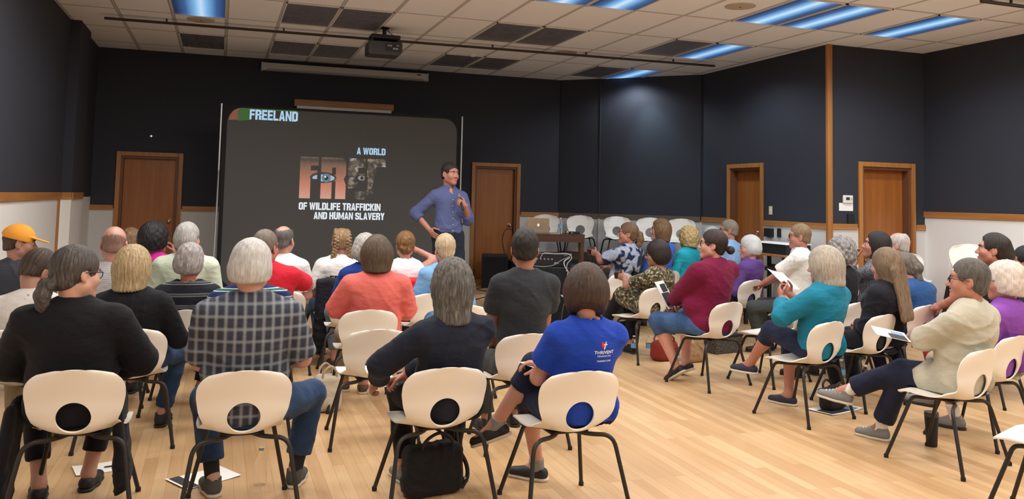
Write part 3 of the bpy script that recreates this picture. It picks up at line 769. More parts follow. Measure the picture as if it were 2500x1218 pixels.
    def limb_leg(S, q, inf=0, upto=2.0, k=.04, loose=0.0):
        H, K, A0 = lg[q]; r0, r1, r2, r3 = .088 * s * tr, .060 * s * tr, .056 * s * tr, .036 * s
        if upto >= 1: S.cap(H, K, r0 + inf, r1 + inf, k=k); t = upto - 1; b = K + (A0 - K) * t
        if upto > 1:
            S.cap(K, b, r2 + inf, r2 + (r3 - r2) * t + inf + loose * t, k=.03, cut=1 if upto < 2 or inf else 0)
            if not inf:
                sh_ = nrm(A0 - K); bk = (H + A0) / 2 - K; bk = bk - sh_ * (bk @ sh_); bk = nrm(bk) if np.linalg.norm(bk) > .02 else np.array((0, -1., 0))
                S.ell(K + (A0 - K) * .32 + bk * .016, (.046 * s * tr, .046 * s * tr, .095), np.stack([np.cross(bk, sh_), bk, sh_], 1), k=.03)
        elif upto < 1: b = H + (K - H) * upto; S.cap(H, b, r0 + inf, r0 + (r1 - r0) * upto + inf, k=k, cut=1)
    # ---- body: one mesh of coarse torso/limbs with finer head and hands
    SK = skin_mat(skin, SKIN[skin]); B = SD(.03); torso(B)
    for q in (-1, 1):
        limb_arm(B, q); limb_leg(B, q)
        H, K, A0 = lg[q]; td = nrm(g('toe' + ('L' if q < 0 else 'R'), (q * .18, 1, 0))); B.cap(A0 + (0, 0, -.005), A0 + np.array((0, 0, -.048)) + td * .12, .034 * s, .022 * s, k=.03)
    V0, Q0 = B.mesh(hB, relax=1)
    kc = g('chair'); fit = (lambda V, c: settle(V, kc, c)) if kc is not None else (lambda V, c: V)
    V0 = fit(V0, .034)
    Hd = SD(.012); Hd.cap(N - u * .05, HF.p((0, -.026, -.05)), .058 * s * (1 if not fem else .9), .052 * hs * (1 if not fem else .88), k=.02); head_sd(Hd, HF, 1, fem); V1, Q1 = Hd.mesh(hH, relax=1)
    parts = [(V0, Q0), (V1, Q1)]
    for q, key in ((-1, 'L'), (1, 'R')):
        a, e, wv = arms[q]; S = SD(.006); S.cap(e + (wv - e) * .6, wv, .033 * s * g('armw', 1.0), .026 * s, k=.01)
        hd, hn, cu = g('grip' + key, (None, None, .55)); hd = nrm(wv - e) if hd is None else nrm(hd); hn = (-q * .3, .1, -1) if hn is None else hn
        hand_sd(S, wv, hd, hn, s * .98, cu, side=q); parts.append(S.mesh(hN, relax=1))
    n0 = 0; VV, QQ = [], []
    for v, qd in parts: VV.append(v); QQ.append(qd + n0); n0 += len(v)
    VV = np.concatenate(VV); QQ = np.concatenate(QQ)
    qc = (VV[QQ].mean(1) - HC) @ HA / hs; lip = (np.abs(qc[:, 0]) < .0235) & (qc[:, 1] > .080) & (qc[:, 2] + .0718 < .0092 * np.sqrt(np.maximum(1 - (qc[:, 0] / .0235) ** 2, 0))) & (qc[:, 2] + .0718 > -.0105 * np.sqrt(np.maximum(1 - (qc[:, 0] / .0235) ** 2, 0)))
    body = mesh_np('person', VV, QQ, None, None, True, lip.astype(np.int32), [SK, M_LIP])
    body.location = (loc[0], loc[1], zb); body.rotation_euler = (0, 0, math.radians(face)); tag(body, label, 'person', g('group', 'audience and speaker'))
    # ---- eyes
    if not g('noeyes'):
        for q in (-1, 1):
            b = MB(); bmesh.ops.create_uvsphere(b.bm, u_segments=16, v_segments=16, radius=.0122 * hs)
            ed = nrm(HA @ np.array((g('gaze', 0), 1, 0))); bmesh.ops.rotate(b.bm, cent=(0, 0, 0), matrix=Vector((0, 0, 1)).rotation_difference(Vector(ed)).to_matrix(), verts=b.bm.verts[:])
            ey = b.build('eye', M_EYEW, body, True); me = ey.data; me.materials.append(M_IRIS)
            ey.location = HF.p((q * .031, .0805, .0045))
            for pl in me.polygons:
                if np.array(pl.center) @ ed > .0106 * hs: pl.material_index = 1
    # ---- hair
    if hair: hair_part(body, HF, hair, hH * 1.05, seed, N, u)
    # ---- top
    if top:
        m, sl = top[0], top[1]; opt = top[2] if len(top) > 2 else {}
        S = SD(.03); inf = opt.get('inf', .014); torso(S, inf)
        if sl > 0:
            for q in (-1, 1): limb_arm(S, q, inf * .95 + opt.get('loose', .004), sl)
        if opt.get('drape'):
            for q in (-1, 1):
                H, K, A0 = lg[q]; S.cap(H + (0, 0, .01), H + (K - H) * opt['drape'] + np.array((0, 0, .02)), .118 * tr, .098 * tr, k=.05)
            S.cap(lg[-1][0] + (lg[-1][1] - lg[-1][0]) * opt['drape'] * .8, lg[1][0] + (lg[1][1] - lg[1][0]) * opt['drape'] * .8, .075, k=.05)
        if opt.get('hood'):
            S.ell(N - ff * .075 - u * .045, (.115, .062, .085), Ts @ rotm('X', .35), k=.03); S.ell(N - ff * .045 + u * .035, (.062, .060, .06), Ts, 's', .03)
        nk = opt.get('neck', 0); ax = nrm(u * 1.0 + ff * .18)
        S.cap(N + ax * (.018 - nk * .5) - u * .0, N + ax * .30, .064 * s + nk, .085 * s + nk, 's', .008)
        if sl <= 0:
            for q in (-1, 1): S.cap(Sh[q] + rr * q * .045 - u * .1, Sh[q] + rr * q * .05 + u * .12, .055, .055, 's', .02)
        if opt.get('collar'):
            for i in range(14):
                a0 = -PI * .97 + i * 2 * PI * .97 / 13.5; a1 = -PI * .97 + (i + 1) * 2 * PI * .97 / 13.5
                cc = N + ax * .020 - u * .004; pt = lambda a, r, up: cc + rr * math.sin(a) * r - ff * math.cos(a) * r + u * up
                S.cap(pt(a0, .063 * s, -.005), pt(a1, .063 * s, -.005), .007, k=.004); S.cap(pt(a0, .060 * s, .014), pt(a1, .060 * s, .014), .006, k=.006); S.cap(pt(a0, .070 * s, .0), pt(a1, .070 * s, .0), .006, k=.006)
        if opt.get('collar') == 2:
            S.ell(N + ff * .074 - u * .012, (.024, .042, .050), Ts @ rotm('X', .5), 's', .006)
            for q in (-1, 1):
                c0 = N + ax * .024
                for e in np.linspace(0, 1, 6): S.cap(c0 + rr * q * (.058 - .030 * e) + ff * (.020 + .048 * e) + u * .010, c0 + rr * q * (.072 - .020 * e) + ff * (.030 + .054 * e) - u * (.012 + .030 * e), .0055, .0045, k=.006)
        hem = opt.get('hem', (seat + .035) if not stand else P0[2] - .06)
        if not opt.get('drape'): S.plane((0, 0, hem), (0, .10, -1))
        Vt, Qt = S.mesh(hC, fold_noise(opt.get('fold', .0045), seed, 1.0, (P0 + u * TL * opt['yoke'])[2] if opt.get('yoke') else None), relax=1); Vt = fit(Vt, .013)
        sh = mesh_np(opt.get('name', 'shirt'), Vt, Qt, m, body)
        if opt.get('print'): opt['print'](sh, Vt, Qt, P0, u, Ts, TL)
        if opt.get('buttons'):
            T = BVHTree.FromPolygons([Vector(v) for v in Vt], [tuple(int(i) for i in q) for q in Qt])
            pts = []
            for i in range(40):
                z = P0[2] + TL * (.06 + .86 * i / 39); h = T.ray_cast(Vector((.004, .6, z)), Vector((0, -1, 0)))[0]
                if h: pts.append(h + Vector((0, .001, 0)))
            MB().tube(pts, .0028, 6).build('placket', opt['buttons'], sh, True)
            for i in range(2, len(pts) - 1, 6): MB().lathe([(0, .004), (.005, .0035), (.0055, 0), (0, 0)], pts[i] + Vector((-.012, .0, 0)), 10, Matrix.Rotation(-PI / 2, 3, 'X')).build('button', M_WHITE, sh, True)
    if g('belt'):
        cz = P0[2] + .055; ring = [(np.cos(a) * (.172 * hw + .006), P0[1] + np.sin(a) * .122 + .004, cz) for a in np.linspace(0, 2 * PI, 41)]
        b = MB()
        for dz in (-.012, -.004, .004, .012): b.tube([(x, y, z + dz) for x, y, z in ring], .0065, 6)
        bl = b.build('belt', M_BLACK, body, True); MB().box((0, P0[1] + .134, cz), (.045, .008, .038), None, .003).build('buckle', M_ALU_, bl)
    # ---- trousers
    if legs:
        m, up = legs[0], legs[1]; opt = legs[2] if len(legs) > 2 else {}
        S = SD(.04); S.ell(P0 + u * .0, (.176 * hw + .008, .134 + belly * .02, .13), Tm, k=.05)
        for q in (-1, 1): limb_leg(S, q, .012, up, loose=opt.get('loose', .008))
        if opt.get('skirt'):
            S.cap(lg[-1][0], lg[-1][1] + (lg[-1][2] - lg[-1][1]) * (up - 1), .09, .085, k=.06); S.cap((lg[-1][0] + lg[1][0]) / 2, (lg[-1][1] + lg[1][1]) / 2, .10, .085, k=.06); S.cap((lg[-1][1] + lg[1][1]) / 2, (lg[-1][2] + lg[1][2]) / 2 * (up - 1) + (lg[-1][1] + lg[1][1]) / 2 * (2 - up), .10, .11, k=.06, cut=1)
        if not stand: S.plane((0, .05, P0[2] + .10), (0, -.8, 1))
        else: S.plane((0, 0, P0[2] + .075), (0, 0, 1))
        Vt, Qt = S.mesh(hC * 1.05, fold_noise(.0035, seed + 3), relax=1); Vt = fit(Vt, .021); mesh_np(opt.get('name', 'trousers'), Vt, Qt, m, body)
    # ---- shoes
    if shoe:
        m, sm = shoe[0], shoe[1]; opt = shoe[2] if len(shoe) > 2 else {}
        for q, key in ((-1, 'L'), (1, 'R')):
            H, K, A0 = lg[q]; td = nrm(g('toe' + key, (q * .18, 1, 0))); up = np.array((0, 0, 1.)); up = nrm(up - td * (up @ td)) if abs(td[2]) < .95 else nrm(A0 * 0 + (0, -1, 0)); xx = np.cross(td, up)
            A = np.stack([xx, td, up], 1); f = Fr(A0, A, s); S = SD(.02); lowc = opt.get('low', 0)
            S.cap(f.p((0, -.028, -.045)), f.p((0, .055, -.048)), .040 * s, .039 * s, k=.02); S.cap(f.p((0, .055, -.048)), f.p((q * .006, .150, -.056)), .044 * s, .033 * s, k=.03, flat=(up, .85))
            if not lowc: S.cap(f.p((0, -.012, -.03)), f.p((0, -.006, .012)), .043 * s, .045 * s, k=.02, cut=1)
            S.plane(f.p((0, 0, -.068)), -up); S.ell(f.p((0, .0, .02)), (.036, .055, .04 + lowc * .025), A, 's', .008)
            v, qd = S.mesh(.0062 if not far else .008, relax=1); so = mesh_np('shoe', v, qd, m, body)
            S = SD(.02); S.cap(f.p((0, -.030, -.070)), f.p((0, .055, -.070)), .043 * s, k=.02); S.cap(f.p((0, .055, -.070)), f.p((q * .006, .150, -.070)), .045 * s, .036 * s, k=.03)
            S.plane(f.p((0, 0, -.066)), up); S.plane(f.p((0, 0, -.085)), -up); v, qd = S.mesh(.0062, relax=1); mesh_np('sole', v, qd, sm, so)
            if opt.get('laces'): tubes('laces', [([f.p((-.022, .05 + i * .022, -.008 - i * .006)), f.p((0, .055 + i * .022, -.001 - i * .007)), f.p((.022, .05 + i * .022, -.008 - i * .006))], .0035) for i in range(4)] + [(bez([f.p((0, .05, .0)), f.p((.03, .06, .0)), f.p((.045, .075, -.03)), f.p((.048, .08, -.05))], 5), .003)], opt['laces'], so)
            if opt.get('sock'):
                S = SD(.01); S.cap(A0 + (0, 0, -.01), A0 + (K - A0) * opt.get('sockh', .22), .040 * s, .046 * s, k=.01, cut=1); S.cap(A0 + (0, 0, -.012), A0 + nrm(np.array(td)) * .085 - up * .040, .034 * s, .022 * s, k=.02); v, qd = S.mesh(.007, relax=1); mesh_np('sock', v, qd, opt['sock'], body)
    # ---- glasses
    if g('glasses'):
        gm = M_GLASSDARK if g('glasses') == 'dark' else M_GLASSMETAL; P = []; r = .0022 if g('glasses') == 'dark' else .0013; r *= hs
        for q in (-1, 1):
            P.append(([HF.p((q * .033 + .023 * math.cos(a), .104 - abs(q * .033 + .023 * math.cos(a)) * .12, .003 + .0175 * math.sin(a))) for a in np.linspace(0, 2 * PI, 19)], r))
            P.append(([HF.p((q * .056, .098, .008)), HF.p((q * .074, .088, .010)), HF.p((q * .083, .02, .008)), HF.p((q * .082, -.012, .002)), HF.p((q * .080, -.022, -.018))], r))
        P.append(([HF.p((-.011, .104, .006)), HF.p((0, .108, .010)), HF.p((.011, .104, .006))], r)); gl = tubes('glasses', P, gm, body)
    o2 = dict(body=body, HF=HF, arms=arms, legs=lg, N=N, u=u, Ts=Ts, Tm=Tm, P0=P0, TL=TL, rr=rr, ff=ff, Sh=Sh)
    return o2

def hair_part(body, F, hair, h, seed, N, u):
    st = hair['style']; S = SD(.015); k = F.k
    e = lambda c, r, op='u', kk=.012, A=None: S.ell(F.p(c), np.array(r) * k, F.A if A is None else F.A @ A, op, kk * k)
    cp = lambda a, b, ra, rb=None, op='u', kk=.012, **kw: S.cap(F.p(a), F.p(b), ra * k, (ra if rb is None else rb) * k, op, kk * k, **kw)
    t = hair.get('t', .012); amp = hair.get('amp', .0016); fq = hair.get('freq', 34); curl = hair.get('curl', 0); extra = None
    sk = lambda t: e((0, -.014, .036), (.076 + t, .096 + t, .089 + t))
    def face_cut(z=-.035, rx=.070, ry=.085, rz=.105, y=.11): e((0, y, z), (rx, ry, rz), 's', .012)
    def ear_cut():
        for q in (-1, 1): e((q * .092, .012, -.022), (.03, .030, .042), 's', .01)
    def nape(z=-.055, sl=.6):
        # remove below a plane falling to the back
        c = F.p((0, -.06, z)); n = F.d((0, sl, -1)); S.plane(c, n, .01)
    if st in ('short', 'ring', 'crop', 'mullet'):
        e((0, -.013, .038), (.076 + t * .62, .096 + t * .72, .089 + t)); e((0, -.05, -.02), (.064 + t * .35, .052 + t * .55, .072))
        if st != 'mullet':
            for q in (-1, 1): e((q * .082, -.050, -.085), (.036, .034, .038), 's', .014)
        if st == 'mullet': cp((0, -.085, -.02), (0, -.105, -.115), .055, .040, flat=(F.d((0, 1, 0)), .7)); cp((0, -.06, .05), (0, -.10, -.02), .07, .06)
        face_cut(hair.get('line', -.028)); ear_cut(); S.plane(F.p((0, .055, -.01)), F.d((0, .9, -1)), .012)
        if st == 'mullet': pass
        else: nape(hair.get('nape', -.052), .35)
        if st == 'ring': e((0, hair.get('by', .015), .125), (hair.get('bx', .062), .098, hair.get('bz', .085)), 's', .012)
    elif st in ('bob', 'long', 'longbob'):
        sk(t); ln = hair.get('len', -.10); wd = hair.get('wide', .083)
        e((0, -.018, .0), (wd + t, .098 + t, .10 + t)); cp((0, -.03, .0), (0, -.034, ln + .02), wd + t * .6, wd * hair.get('flare', 1.02) + t * .4, kk=.03)
        if not hair.get('open'): face_cut(-.05, .060, .085, .13, .118)
        else: face_cut(-.05, .066, .085, .14, .105)
        cp((0, .05, -.09), (0, -.012, -.16), .05, .052, 's', .01)
        S.plane(F.p((0, -.03, ln)), F.d((0, hair.get('slope', .12), -1)), .012)
        if st == 'long':
            L2 = hair.get('back', .42)
            for q in (-1, 0, 1):
                a = F.p((q * .052, -.095, -.04)); b = a - u * L2 * k + F.d((q * .010, -.125, 0)) * 1.0; S.cap(a, b, .046 * k, .030 * k, k=.03, flat=(F.d((0, 1, 0)), .62))
    elif st == 'full':
        sk(t); e((0, -.03, -.01), (.084 + t, .086 + t, .088 + t)); face_cut(-.045, .064, .085, .108, .115); nape(hair.get('nape', -.085), .15)
        if hair.get('ears', 0): ear_cut()
    elif st == 'tied':
        sk(t); e((0, -.055, -.02), (.066, .052, .07)); face_cut(-.04, .07, .085, .115); ear_cut(); nape(-.075, .4)
        if hair.get('bun'): e(hair['bun'], (.040, .034, .036), kk=.015)
        if hair.get('tail'):
            pts = hair['tail']
            for i, (a, b) in enumerate(zip(pts, pts[1:])): cp(a, b, hair.get('tw', (.018, .034, .034, .026, .012))[i], hair.get('tw', (.018, .034, .034, .026, .012))[i + 1], kk=.012)
        if hair.get('updo'):
            for i in range(14): a = i * 2.4; r = .018 + .0024 * i; e((r * math.cos(a) * 1.1, -.098 - .012 * math.sin(i * 1.3), .012 + r * math.sin(a) * 1.35), (.021, .015, .019), kk=.006)
    elif st == 'braids':
        sk(t); e((0, -.055, -.01), (.066, .055, .06)); face_cut(-.04, .07, .085, .115); ear_cut(); nape(-.05, .4); cp((0, .07, .135), (0, -.125, .05), .003, .003, 's', .006)
        for q in (-1, 1):
            P = bez([F.p((q * .040, .02, .118)), F.p((q * .052, -.06, .095)), F.p((q * .056, -.102, .03)), F.p((q * .058, -.090, -.045)), F.p((q * .075, -.085, -.11)), F.p((q * .085, -.075, -.17))], 5)
            for i, c in enumerate(P):
                d = (.012 if i % 2 else -.012) * k; c2 = np.array(c) + F.d((d / k * .9, 0, 0)) * k; S.ell(c2, np.array((.018, .015, .014)) * k * (1 if i < len(P) - 4 else .8), F.A, k=.004)
    if hair.get('cap'):
        T = SD(.01); t2 = lambda c, r, op='u', kk=.01: T.ell(F.p(c), np.array(r) * k, F.A, op, kk * k)
        t2((0, -.014, .040), (.094, .114, .103)); T.plane(F.p((0, 0, .020)), F.d((0, -.22, -1))); t2((0, -.118, .040), (.036, .03, .026), 's', .004); t2((0, -.014, .036), (.081, .101, .094), 's', .004)
        T.cap(F.p((-.035, .10, .040)), F.p((-.030, .155, .016)), .045 * k, .040 * k, k=.01, flat=(F.d((0, .25, 1)), .16)); T.cap(F.p((.035, .10, .040)), F.p((.030, .155, .016)), .045 * k, .040 * k, k=.01, flat=(F.d((0, .25, 1)), .16))
        v, q = T.mesh(.0045, relax=1); mesh_np('cap', v, q, mat('cap_orange', srgb(226, 152, 52), .8, bump=.15, bscale=300), body)
    # brows
    for q in (-1, 1):
        if not hair.get('nobrow'): cp((q * .015, .0985, .0245), (q * .033, .0955, .0285), .0046, .0046, kk=.004); cp((q * .033, .0955, .0285), (q * .050, .0835, .0245), .0046, .003, kk=.004)
    V, Q = S.mesh(h, strand_noise(F, amp, fq, seed, curl), relax=1)
    o = mesh_np('hair', V, Q, hair_mat(*hair['col']), body)
    q = (V - F.o) @ F.A / k; ph = np.arctan2(q[:, 0], -q[:, 1] + .02); r = np.sqrt(q[:, 0] ** 2 + q[:, 1] ** 2)
    at = o.data.attributes.new('strand', 'FLOAT_VECTOR', 'POINT'); at.data.foreach_set('vector', np.stack([ph * np.minimum(1, r / .05), q[:, 2] * 3, r * 4], 1).astype(np.float32).ravel())
    return o

# ================================================================ chairs: one moulded shell with a round hole, four bent tube legs
M_SHELL = mat('chair_shell', srgb(236, 231, 222), .34, var=.015, vscale=3)
_prof = bez([(0, .238, .418), (0, .215, .437), (0, .12, .441), (0, .0, .434), (0, -.10, .431), (0, -.175, .440), (0, -.216, .470), (0, -.234, .54), (0, -.245, .62), (0, -.268, .70), (0, -.292, .772)], 8)
_ps = np.cumsum([0] + [(b - a).length for a, b in zip(_prof, _prof[1:])]); _PL = _ps[-1]
_py = np.array([p.y for p in _prof]); _pz = np.array([p.z for p in _prof])
_ws = np.array([0, .06, .20, .30, .38, .44, .50, .58, .66, .74, .9]); _ww = np.array([.205, .220, .226, .218, .201, .190, .197, .216, .228, .228, .226])
def shell_pt(u, s):
    s = min(max(s, 0), _PL); y = np.interp(s, _ps, _py); z = np.interp(s, _ps, _pz); w = np.interp(s, _ws, _ww)
    r = .095
    if s > _PL - r: w = w - r + math.sqrt(max(r * r - (s - _PL + r) ** 2, 0))
    if s < .10: w = w - .10 + math.sqrt(max(.01 - (.10 - s) ** 2, 0))
    bk = 1 / (1 + math.exp(-(s - .52) / .05)); bend = math.exp(-((s - .43) / .10) ** 2)
    x = u * w; a = u * u
    y += .052 * a * bk + .030 * a * bend; z += .040 * a * bend + .012 * a * (1 - bk) - .016 * a * max(0, 1 - s / .1) - .024 * a * bk
    return np.array((x, y, z)), w
def chair_shell():
    nu, ns = 37, 72; hc, hr = .535, .080
    par = {}; V = []; idx = {}
    us = [-1 + 2 * i / (nu - 1) for i in range(nu)]; ss = [_PL * (1 - math.cos(PI * j / (ns - 1))) / 2 * .35 + _PL * j / (ns - 1) * .65 for j in range(ns)]
    inside = lambda i, j: (us[i] * shell_pt(us[i], ss[j])[1]) ** 2 + (ss[j] - hc) ** 2 < hr * hr
    ins = {(i, j): inside(i, j) for i in range(nu) for j in range(ns)}
    faces = [(i, j) for i in range(nu - 1) for j in range(ns - 1) if not any(ins[(i + a, j + b)] for a in (0, 1) for b in (0, 1))]
    near = set()
    for i in range(nu - 1):
        for j in range(ns - 1):
            q = [(i + a, j + b) for a in (0, 1) for b in (0, 1)]
            if any(ins[x] for x in q): near |= {x for x in q if not ins[x]}
    def pos(i, j):
        u, s = us[i], ss[j]
        if (i, j) in near:
            for _ in range(6):
                w = shell_pt(u, s)[1]; x = u * w; d = math.hypot(x, s - hc); x2 = x / d * hr; s = hc + (s - hc) / d * hr; u = x2 / max(shell_pt(u, s)[1], 1e-3)
        return shell_pt(u, s)[0]
    F = []
    for i, j in faces:
        f = []
        for a, b in ((0, 0), (1, 0), (1, 1), (0, 1)):
            key = (i + a, j + b)
            if key not in idx: idx[key] = len(V); V.append(pos(*key))
            f.append(idx[key])
        F.append(f)
    o = from_py('shell', V, F, M_SHELL, None, True)
    md = o.modifiers.new('thick', 'SOLIDIFY'); md.thickness = .0085; md.offset = 0
    dg = bpy.context.evaluated_depsgraph_get(); me = bpy.data.meshes.new_from_object(o.evaluated_get(dg))
    bpy.data.objects.remove(o); me.polygons.foreach_set('use_smooth', np.ones(len(me.polygons), bool))
    try: me.set_sharp_from_angle(angle=math.radians(50))
    except Exception: pass
    return me
M_GLIDE = mat('chair_glide', srgb(20, 20, 20), .7)
def make_chair():
    t = empty('stacking_chair')
    link(bpy.data.objects.new('shell', chair_shell()), t)
    for s in (-1, 1):
        for front in (1, 0):
            if front: pts = fillet([(s * .05, .03, .405), (s * .165, .13, .412), (s * .252, .262, .012)], .03); ft = (s * .252, .262, 0)
            else: pts = fillet([(s * .03, -.02, .408), (s * .10, -.13, .405), (s * .228, -.165, .402), (s * .292, -.262, .012)], .075); ft = (s * .292, -.262, 0)
            l = MB().tube(pts, .0118, 10).build('leg', M_STEEL, t, True)
            MB().lathe([(0, 0), (.0145, .001), (.0145, .018), (.0125, .024), (0, .024)], ft, 12).build('foot_cap', M_GLIDE, l, True)
    MB().box((0, .0, .416), (.22, .22, .012), None, .004).build('seat_bracket', M_STEEL, t)
    return t
CHAIR0 = make_chair(); _used = [0]
def chair(x, y, rz, label, z=0, group='white shell chairs'):
    c = CHAIR0 if not _used[0] else copy_tree(CHAIR0); _used[0] = 1
    c.location = (x, y, z); c.rotation_euler = (0, 0, math.radians(rz)); tag(c, label, 'chair', group); return c
def chair_top(x, y, rz, label, **k):
    """place by the point under the middle of the back's top edge"""
    a = math.radians(rz); return chair(x - math.sin(a) * .292, y + math.cos(a) * .292, rz, label, **k)

# ================================================================ audience
C = cloth
BLK = C('black', (20, 20, 27)); JEAN = C('jeans', (38, 64, 100), 'denim', c2=(64, 96, 138)); NAVY = C('navy', (30, 36, 62)); DKJ = C('dark_jeans', (22, 29, 54), 'denim', c2=(30, 40, 68)); KHA = C('khaki', (150, 138, 116)); DKG = C('dark_grey', (62, 66, 64))
SH_BLK = mat('shoe_black', srgb(34, 34, 38), .6); SH_GREY = mat('shoe_grey', srgb(78, 78, 76), .85, bump=.2, bscale=300); SH_TAN = mat('shoe_brown', srgb(96, 70, 50), .6); SH_SNK = mat('sneaker_grey', srgb(124, 126, 128), .8, bump=.2, bscale=260, var=.12, vscale=30); SH_NVY = mat('shoe_navy', srgb(44, 50, 66), .8)
SOCK_W = mat('sock_white', srgb(226, 224, 220), .9, bump=.3, bscale=300); SOCK_D = mat('sock_dark', srgb(34, 34, 40), .9); SOCK_G = mat('sock_grey', srgb(140, 140, 140), .9); LACE = mat('lace_white', srgb(225, 225, 225), .8)
SD_ = (SH_BLK, M_SOLE_D)
Hc = lambda a, b: (a, b)
WHITEH = ((164, 163, 162), (230, 230, 229)); SILV = ((128, 126, 124), (212, 210, 206)); GREYH = ((84, 82, 80), (160, 156, 150)); DGREY = ((52, 50, 50), (112, 108, 104)); BROWN = ((48, 34, 26), (98, 72, 52)); DBROWN = ((30, 24, 22), (62, 48, 40)); LBROWN = ((84, 62, 42), (160, 126, 88)); BLOND = ((136, 112, 78), (220, 200, 162)); BLACKH = ((18, 17, 20), (48, 44, 46)); SANDY = ((104, 84, 62), (166, 140, 108))

def seat_person(chair_at, root, face, ht, label, clabel, cface=None, **kw):
    if clabel: chair(chair_at[0], chair_at[1], face if cface is None else cface, clabel)
    a = math.radians(face); dx, dy = chair_at[0] - root[0], chair_at[1] - root[1]
    return person(root, face, ht, label, chair=(dx * math.cos(a) + dy * math.sin(a), -dx * math.sin(a) + dy * math.cos(a)), **kw)
SP = seat_person
# ---- left block, nearest row
p1 = SP((-.62, 4.90), (-.68, 4.92), 0, 1.362, 'person with grey-streaked dark ponytail and glasses in a long black cardigan, nearest at far left', 'white chair nearest at lower left, holding the person in the black cardigan', -3,
  skin='fair', hair=dict(style='tied', col=((38, 34, 34), (118, 112, 108)), t=.016, tail=[(0, -.098, -.03), (-.01, -.130, -.055), (-.02, -.140, -.10), (-.03, -.128, -.15), (-.035, -.115, -.19)], tw=(.022, .034, .036, .026, .012)),
  top=(BLK, 1.9, dict(name='cardigan', inf=.022, loose=.012)), legs=(C('black_trousers', (20, 20, 26)), 1.72), shoe=(SH_BLK, M_SOLE_D, dict(low=1)), w=1.22, armw=1.25, head=(-52, -6, -6), glasses='dark', vis=1,
  handL=(-.12, .20, .66), handR=(.14, .20, .66), elbowL=(-1, -.2, -.3), elbowR=(1, -.2, -.3), footR=(.06, .34, .085), footL=(-.16, .22, .085), belly=.6, hipw=1.12)
for q, x, z0 in ((-1, -.30, .04), (1, .27, .12)):
    S = SD(.05)
    for dy in (-.06, .06, .16): S.cap((x * .86, dy - .03, .52), (x * 1.06 + q * .02, dy - .05, z0), .055, .065, cut=1, flat=((1, 0, 0), .5))
    v, f = S.mesh(.011, fold_noise(.008, 5 + q, 1.3), relax=2); mesh_np('cardigan_skirt', v, f, BLK, p1['body'])
SP((.16, 4.71), (.17, 4.71), 0, 1.409, 'person with thick white hair in a navy and grey plaid shirt and jeans', 'white chair holding the person in the plaid shirt', 0,
  skin='fair', hair=dict(style='full', col=WHITEH, t=.020, nape=-.066, amp=.003, freq=22, curl=.22), top=(C('plaid', (58, 63, 78), 'plaid', c2=(152, 158, 168), c3=(32, 36, 48)), .92, dict(collar=1, inf=.016, loose=.010, fold=.006, yoke=.76)),
  legs=(JEAN, 1.78, dict(loose=.022)), shoe=(SH_GREY, M_SOLE_W, dict(sock=SOCK_D, sockh=.5)), w=1.26, armw=1.12, belly=.9, hipw=1.1, thigh=1.1, head=(-14, -4, 0), handR=(.17, .22, .70), handL=(-.10, .24, .69), elbowR=(.7, -.5, -.6), elbowL=(-.7, -.5, -.6),
  footL=(-.14, .28, .085), footR=(.30, .32, .085), kneeR=(.7, .6, 1), toeR=(.35, 1, 0), toeL=(-.25, 1, 0))
SP((1.15, 4.57), (1.22, 4.55), 0, 1.32, 'person with shoulder-length grey hair in a dark navy shirt, hands clasped to one side', 'white chair holding the person in the dark navy shirt, black bag beneath it', 2,
  skin='ruddy', hs=1.14, hair=dict(style='longbob', col=((44, 43, 43), (150, 147, 142)), t=.020, len=-.165, wide=.080, flare=.98, amp=.003), top=(C('dark_navy_shirt', (28, 34, 50)), 1.86, dict(collar=1, inf=.015, loose=.009, fold=.006, yoke=.72)), legs=(BLK, 1.85), shoe=(SH_SNK, M_SOLE_W),
  w=1.16, armw=1.12, head=(-6, -4, 0), handL=(-.34, .20, .62), handR=(-.25, .27, .585), twist=14, elbowL=(-1, -.35, -.2), elbowR=(1, -.9, -.5), gripL=((-.35, .55, -.55), (.9, .1, -.3), .75), gripR=((-.8, .35, -.3), (-.2, -.2, -.9), .75), footL=(-.14, .36, .085), footR=(.14, .40, .085))
def print_back(sh, V, Q, P0, u, Ts, TL):
    """heart, cross and lettering on the back of the blue shirt"""
    T = BVHTree.FromPolygons([Vector(v) for v in V], [tuple(int(i) for i in q) for q in Q]); wm = mat('print_white', srgb(232, 236, 246), .8); rm = mat('print_red', srgb(196, 38, 58), .8); gm = mat('print_grey', srgb(96, 104, 128), .8)
    def put(name, P2, F, m, x0, z0, off=.0022):
        pts = []
        for x, z in P2:
            h = T.ray_cast(Vector((x0 + x, -.6, z0 + z)), Vector((0, 1, 0)))[0]
            pts.append((x0 + x, (h.y if h else -.2) - off, z0 + z))
        return from_py(name, pts, F, m, sh)
    def word(t, w, h, x0, z0, bold=0, shear=0):
        P2, F = text_fit(t, w, h, bold, shear); put('lettering', P2, F, wm, x0 - w / 2, z0)
    cx, cz = .040, P0[2] + TL * .66
    word('THRIVENT', .122, .0165, cx, cz, .018); word('FINANCIAL', .086, .0100, cx, cz - .0165, 0, .15); word('THRIVENT.COM', .086, .0085, cx, cz - .042, .02)
    hp = [(.0, -.030), (-.015, -.018), (-.021, -.004), (-.018, .007), (-.009, .010), (0, .004)]
    put('emblem', hp, [list(range(6))], rm, cx - .002, cz + .053); put('emblem', [(0, -.030), (0, .004), (.009, .010), (.016, .004), (.017, -.008), (.009, -.022)], [list(range(6))], gm, cx - .002, cz + .053)
    put('emblem', [(-.006, -.029), (-.001, -.030), (.014, .009), (.010, .011)], [[0, 1, 2, 3]], wm, cx - .002, cz + .053, .0035); put('emblem', [(-.006, -.003), (-.006, -.007), (.019, -.007), (.019, -.003)], [[0, 1, 2, 3]], wm, cx - .002, cz + .053, .0035)
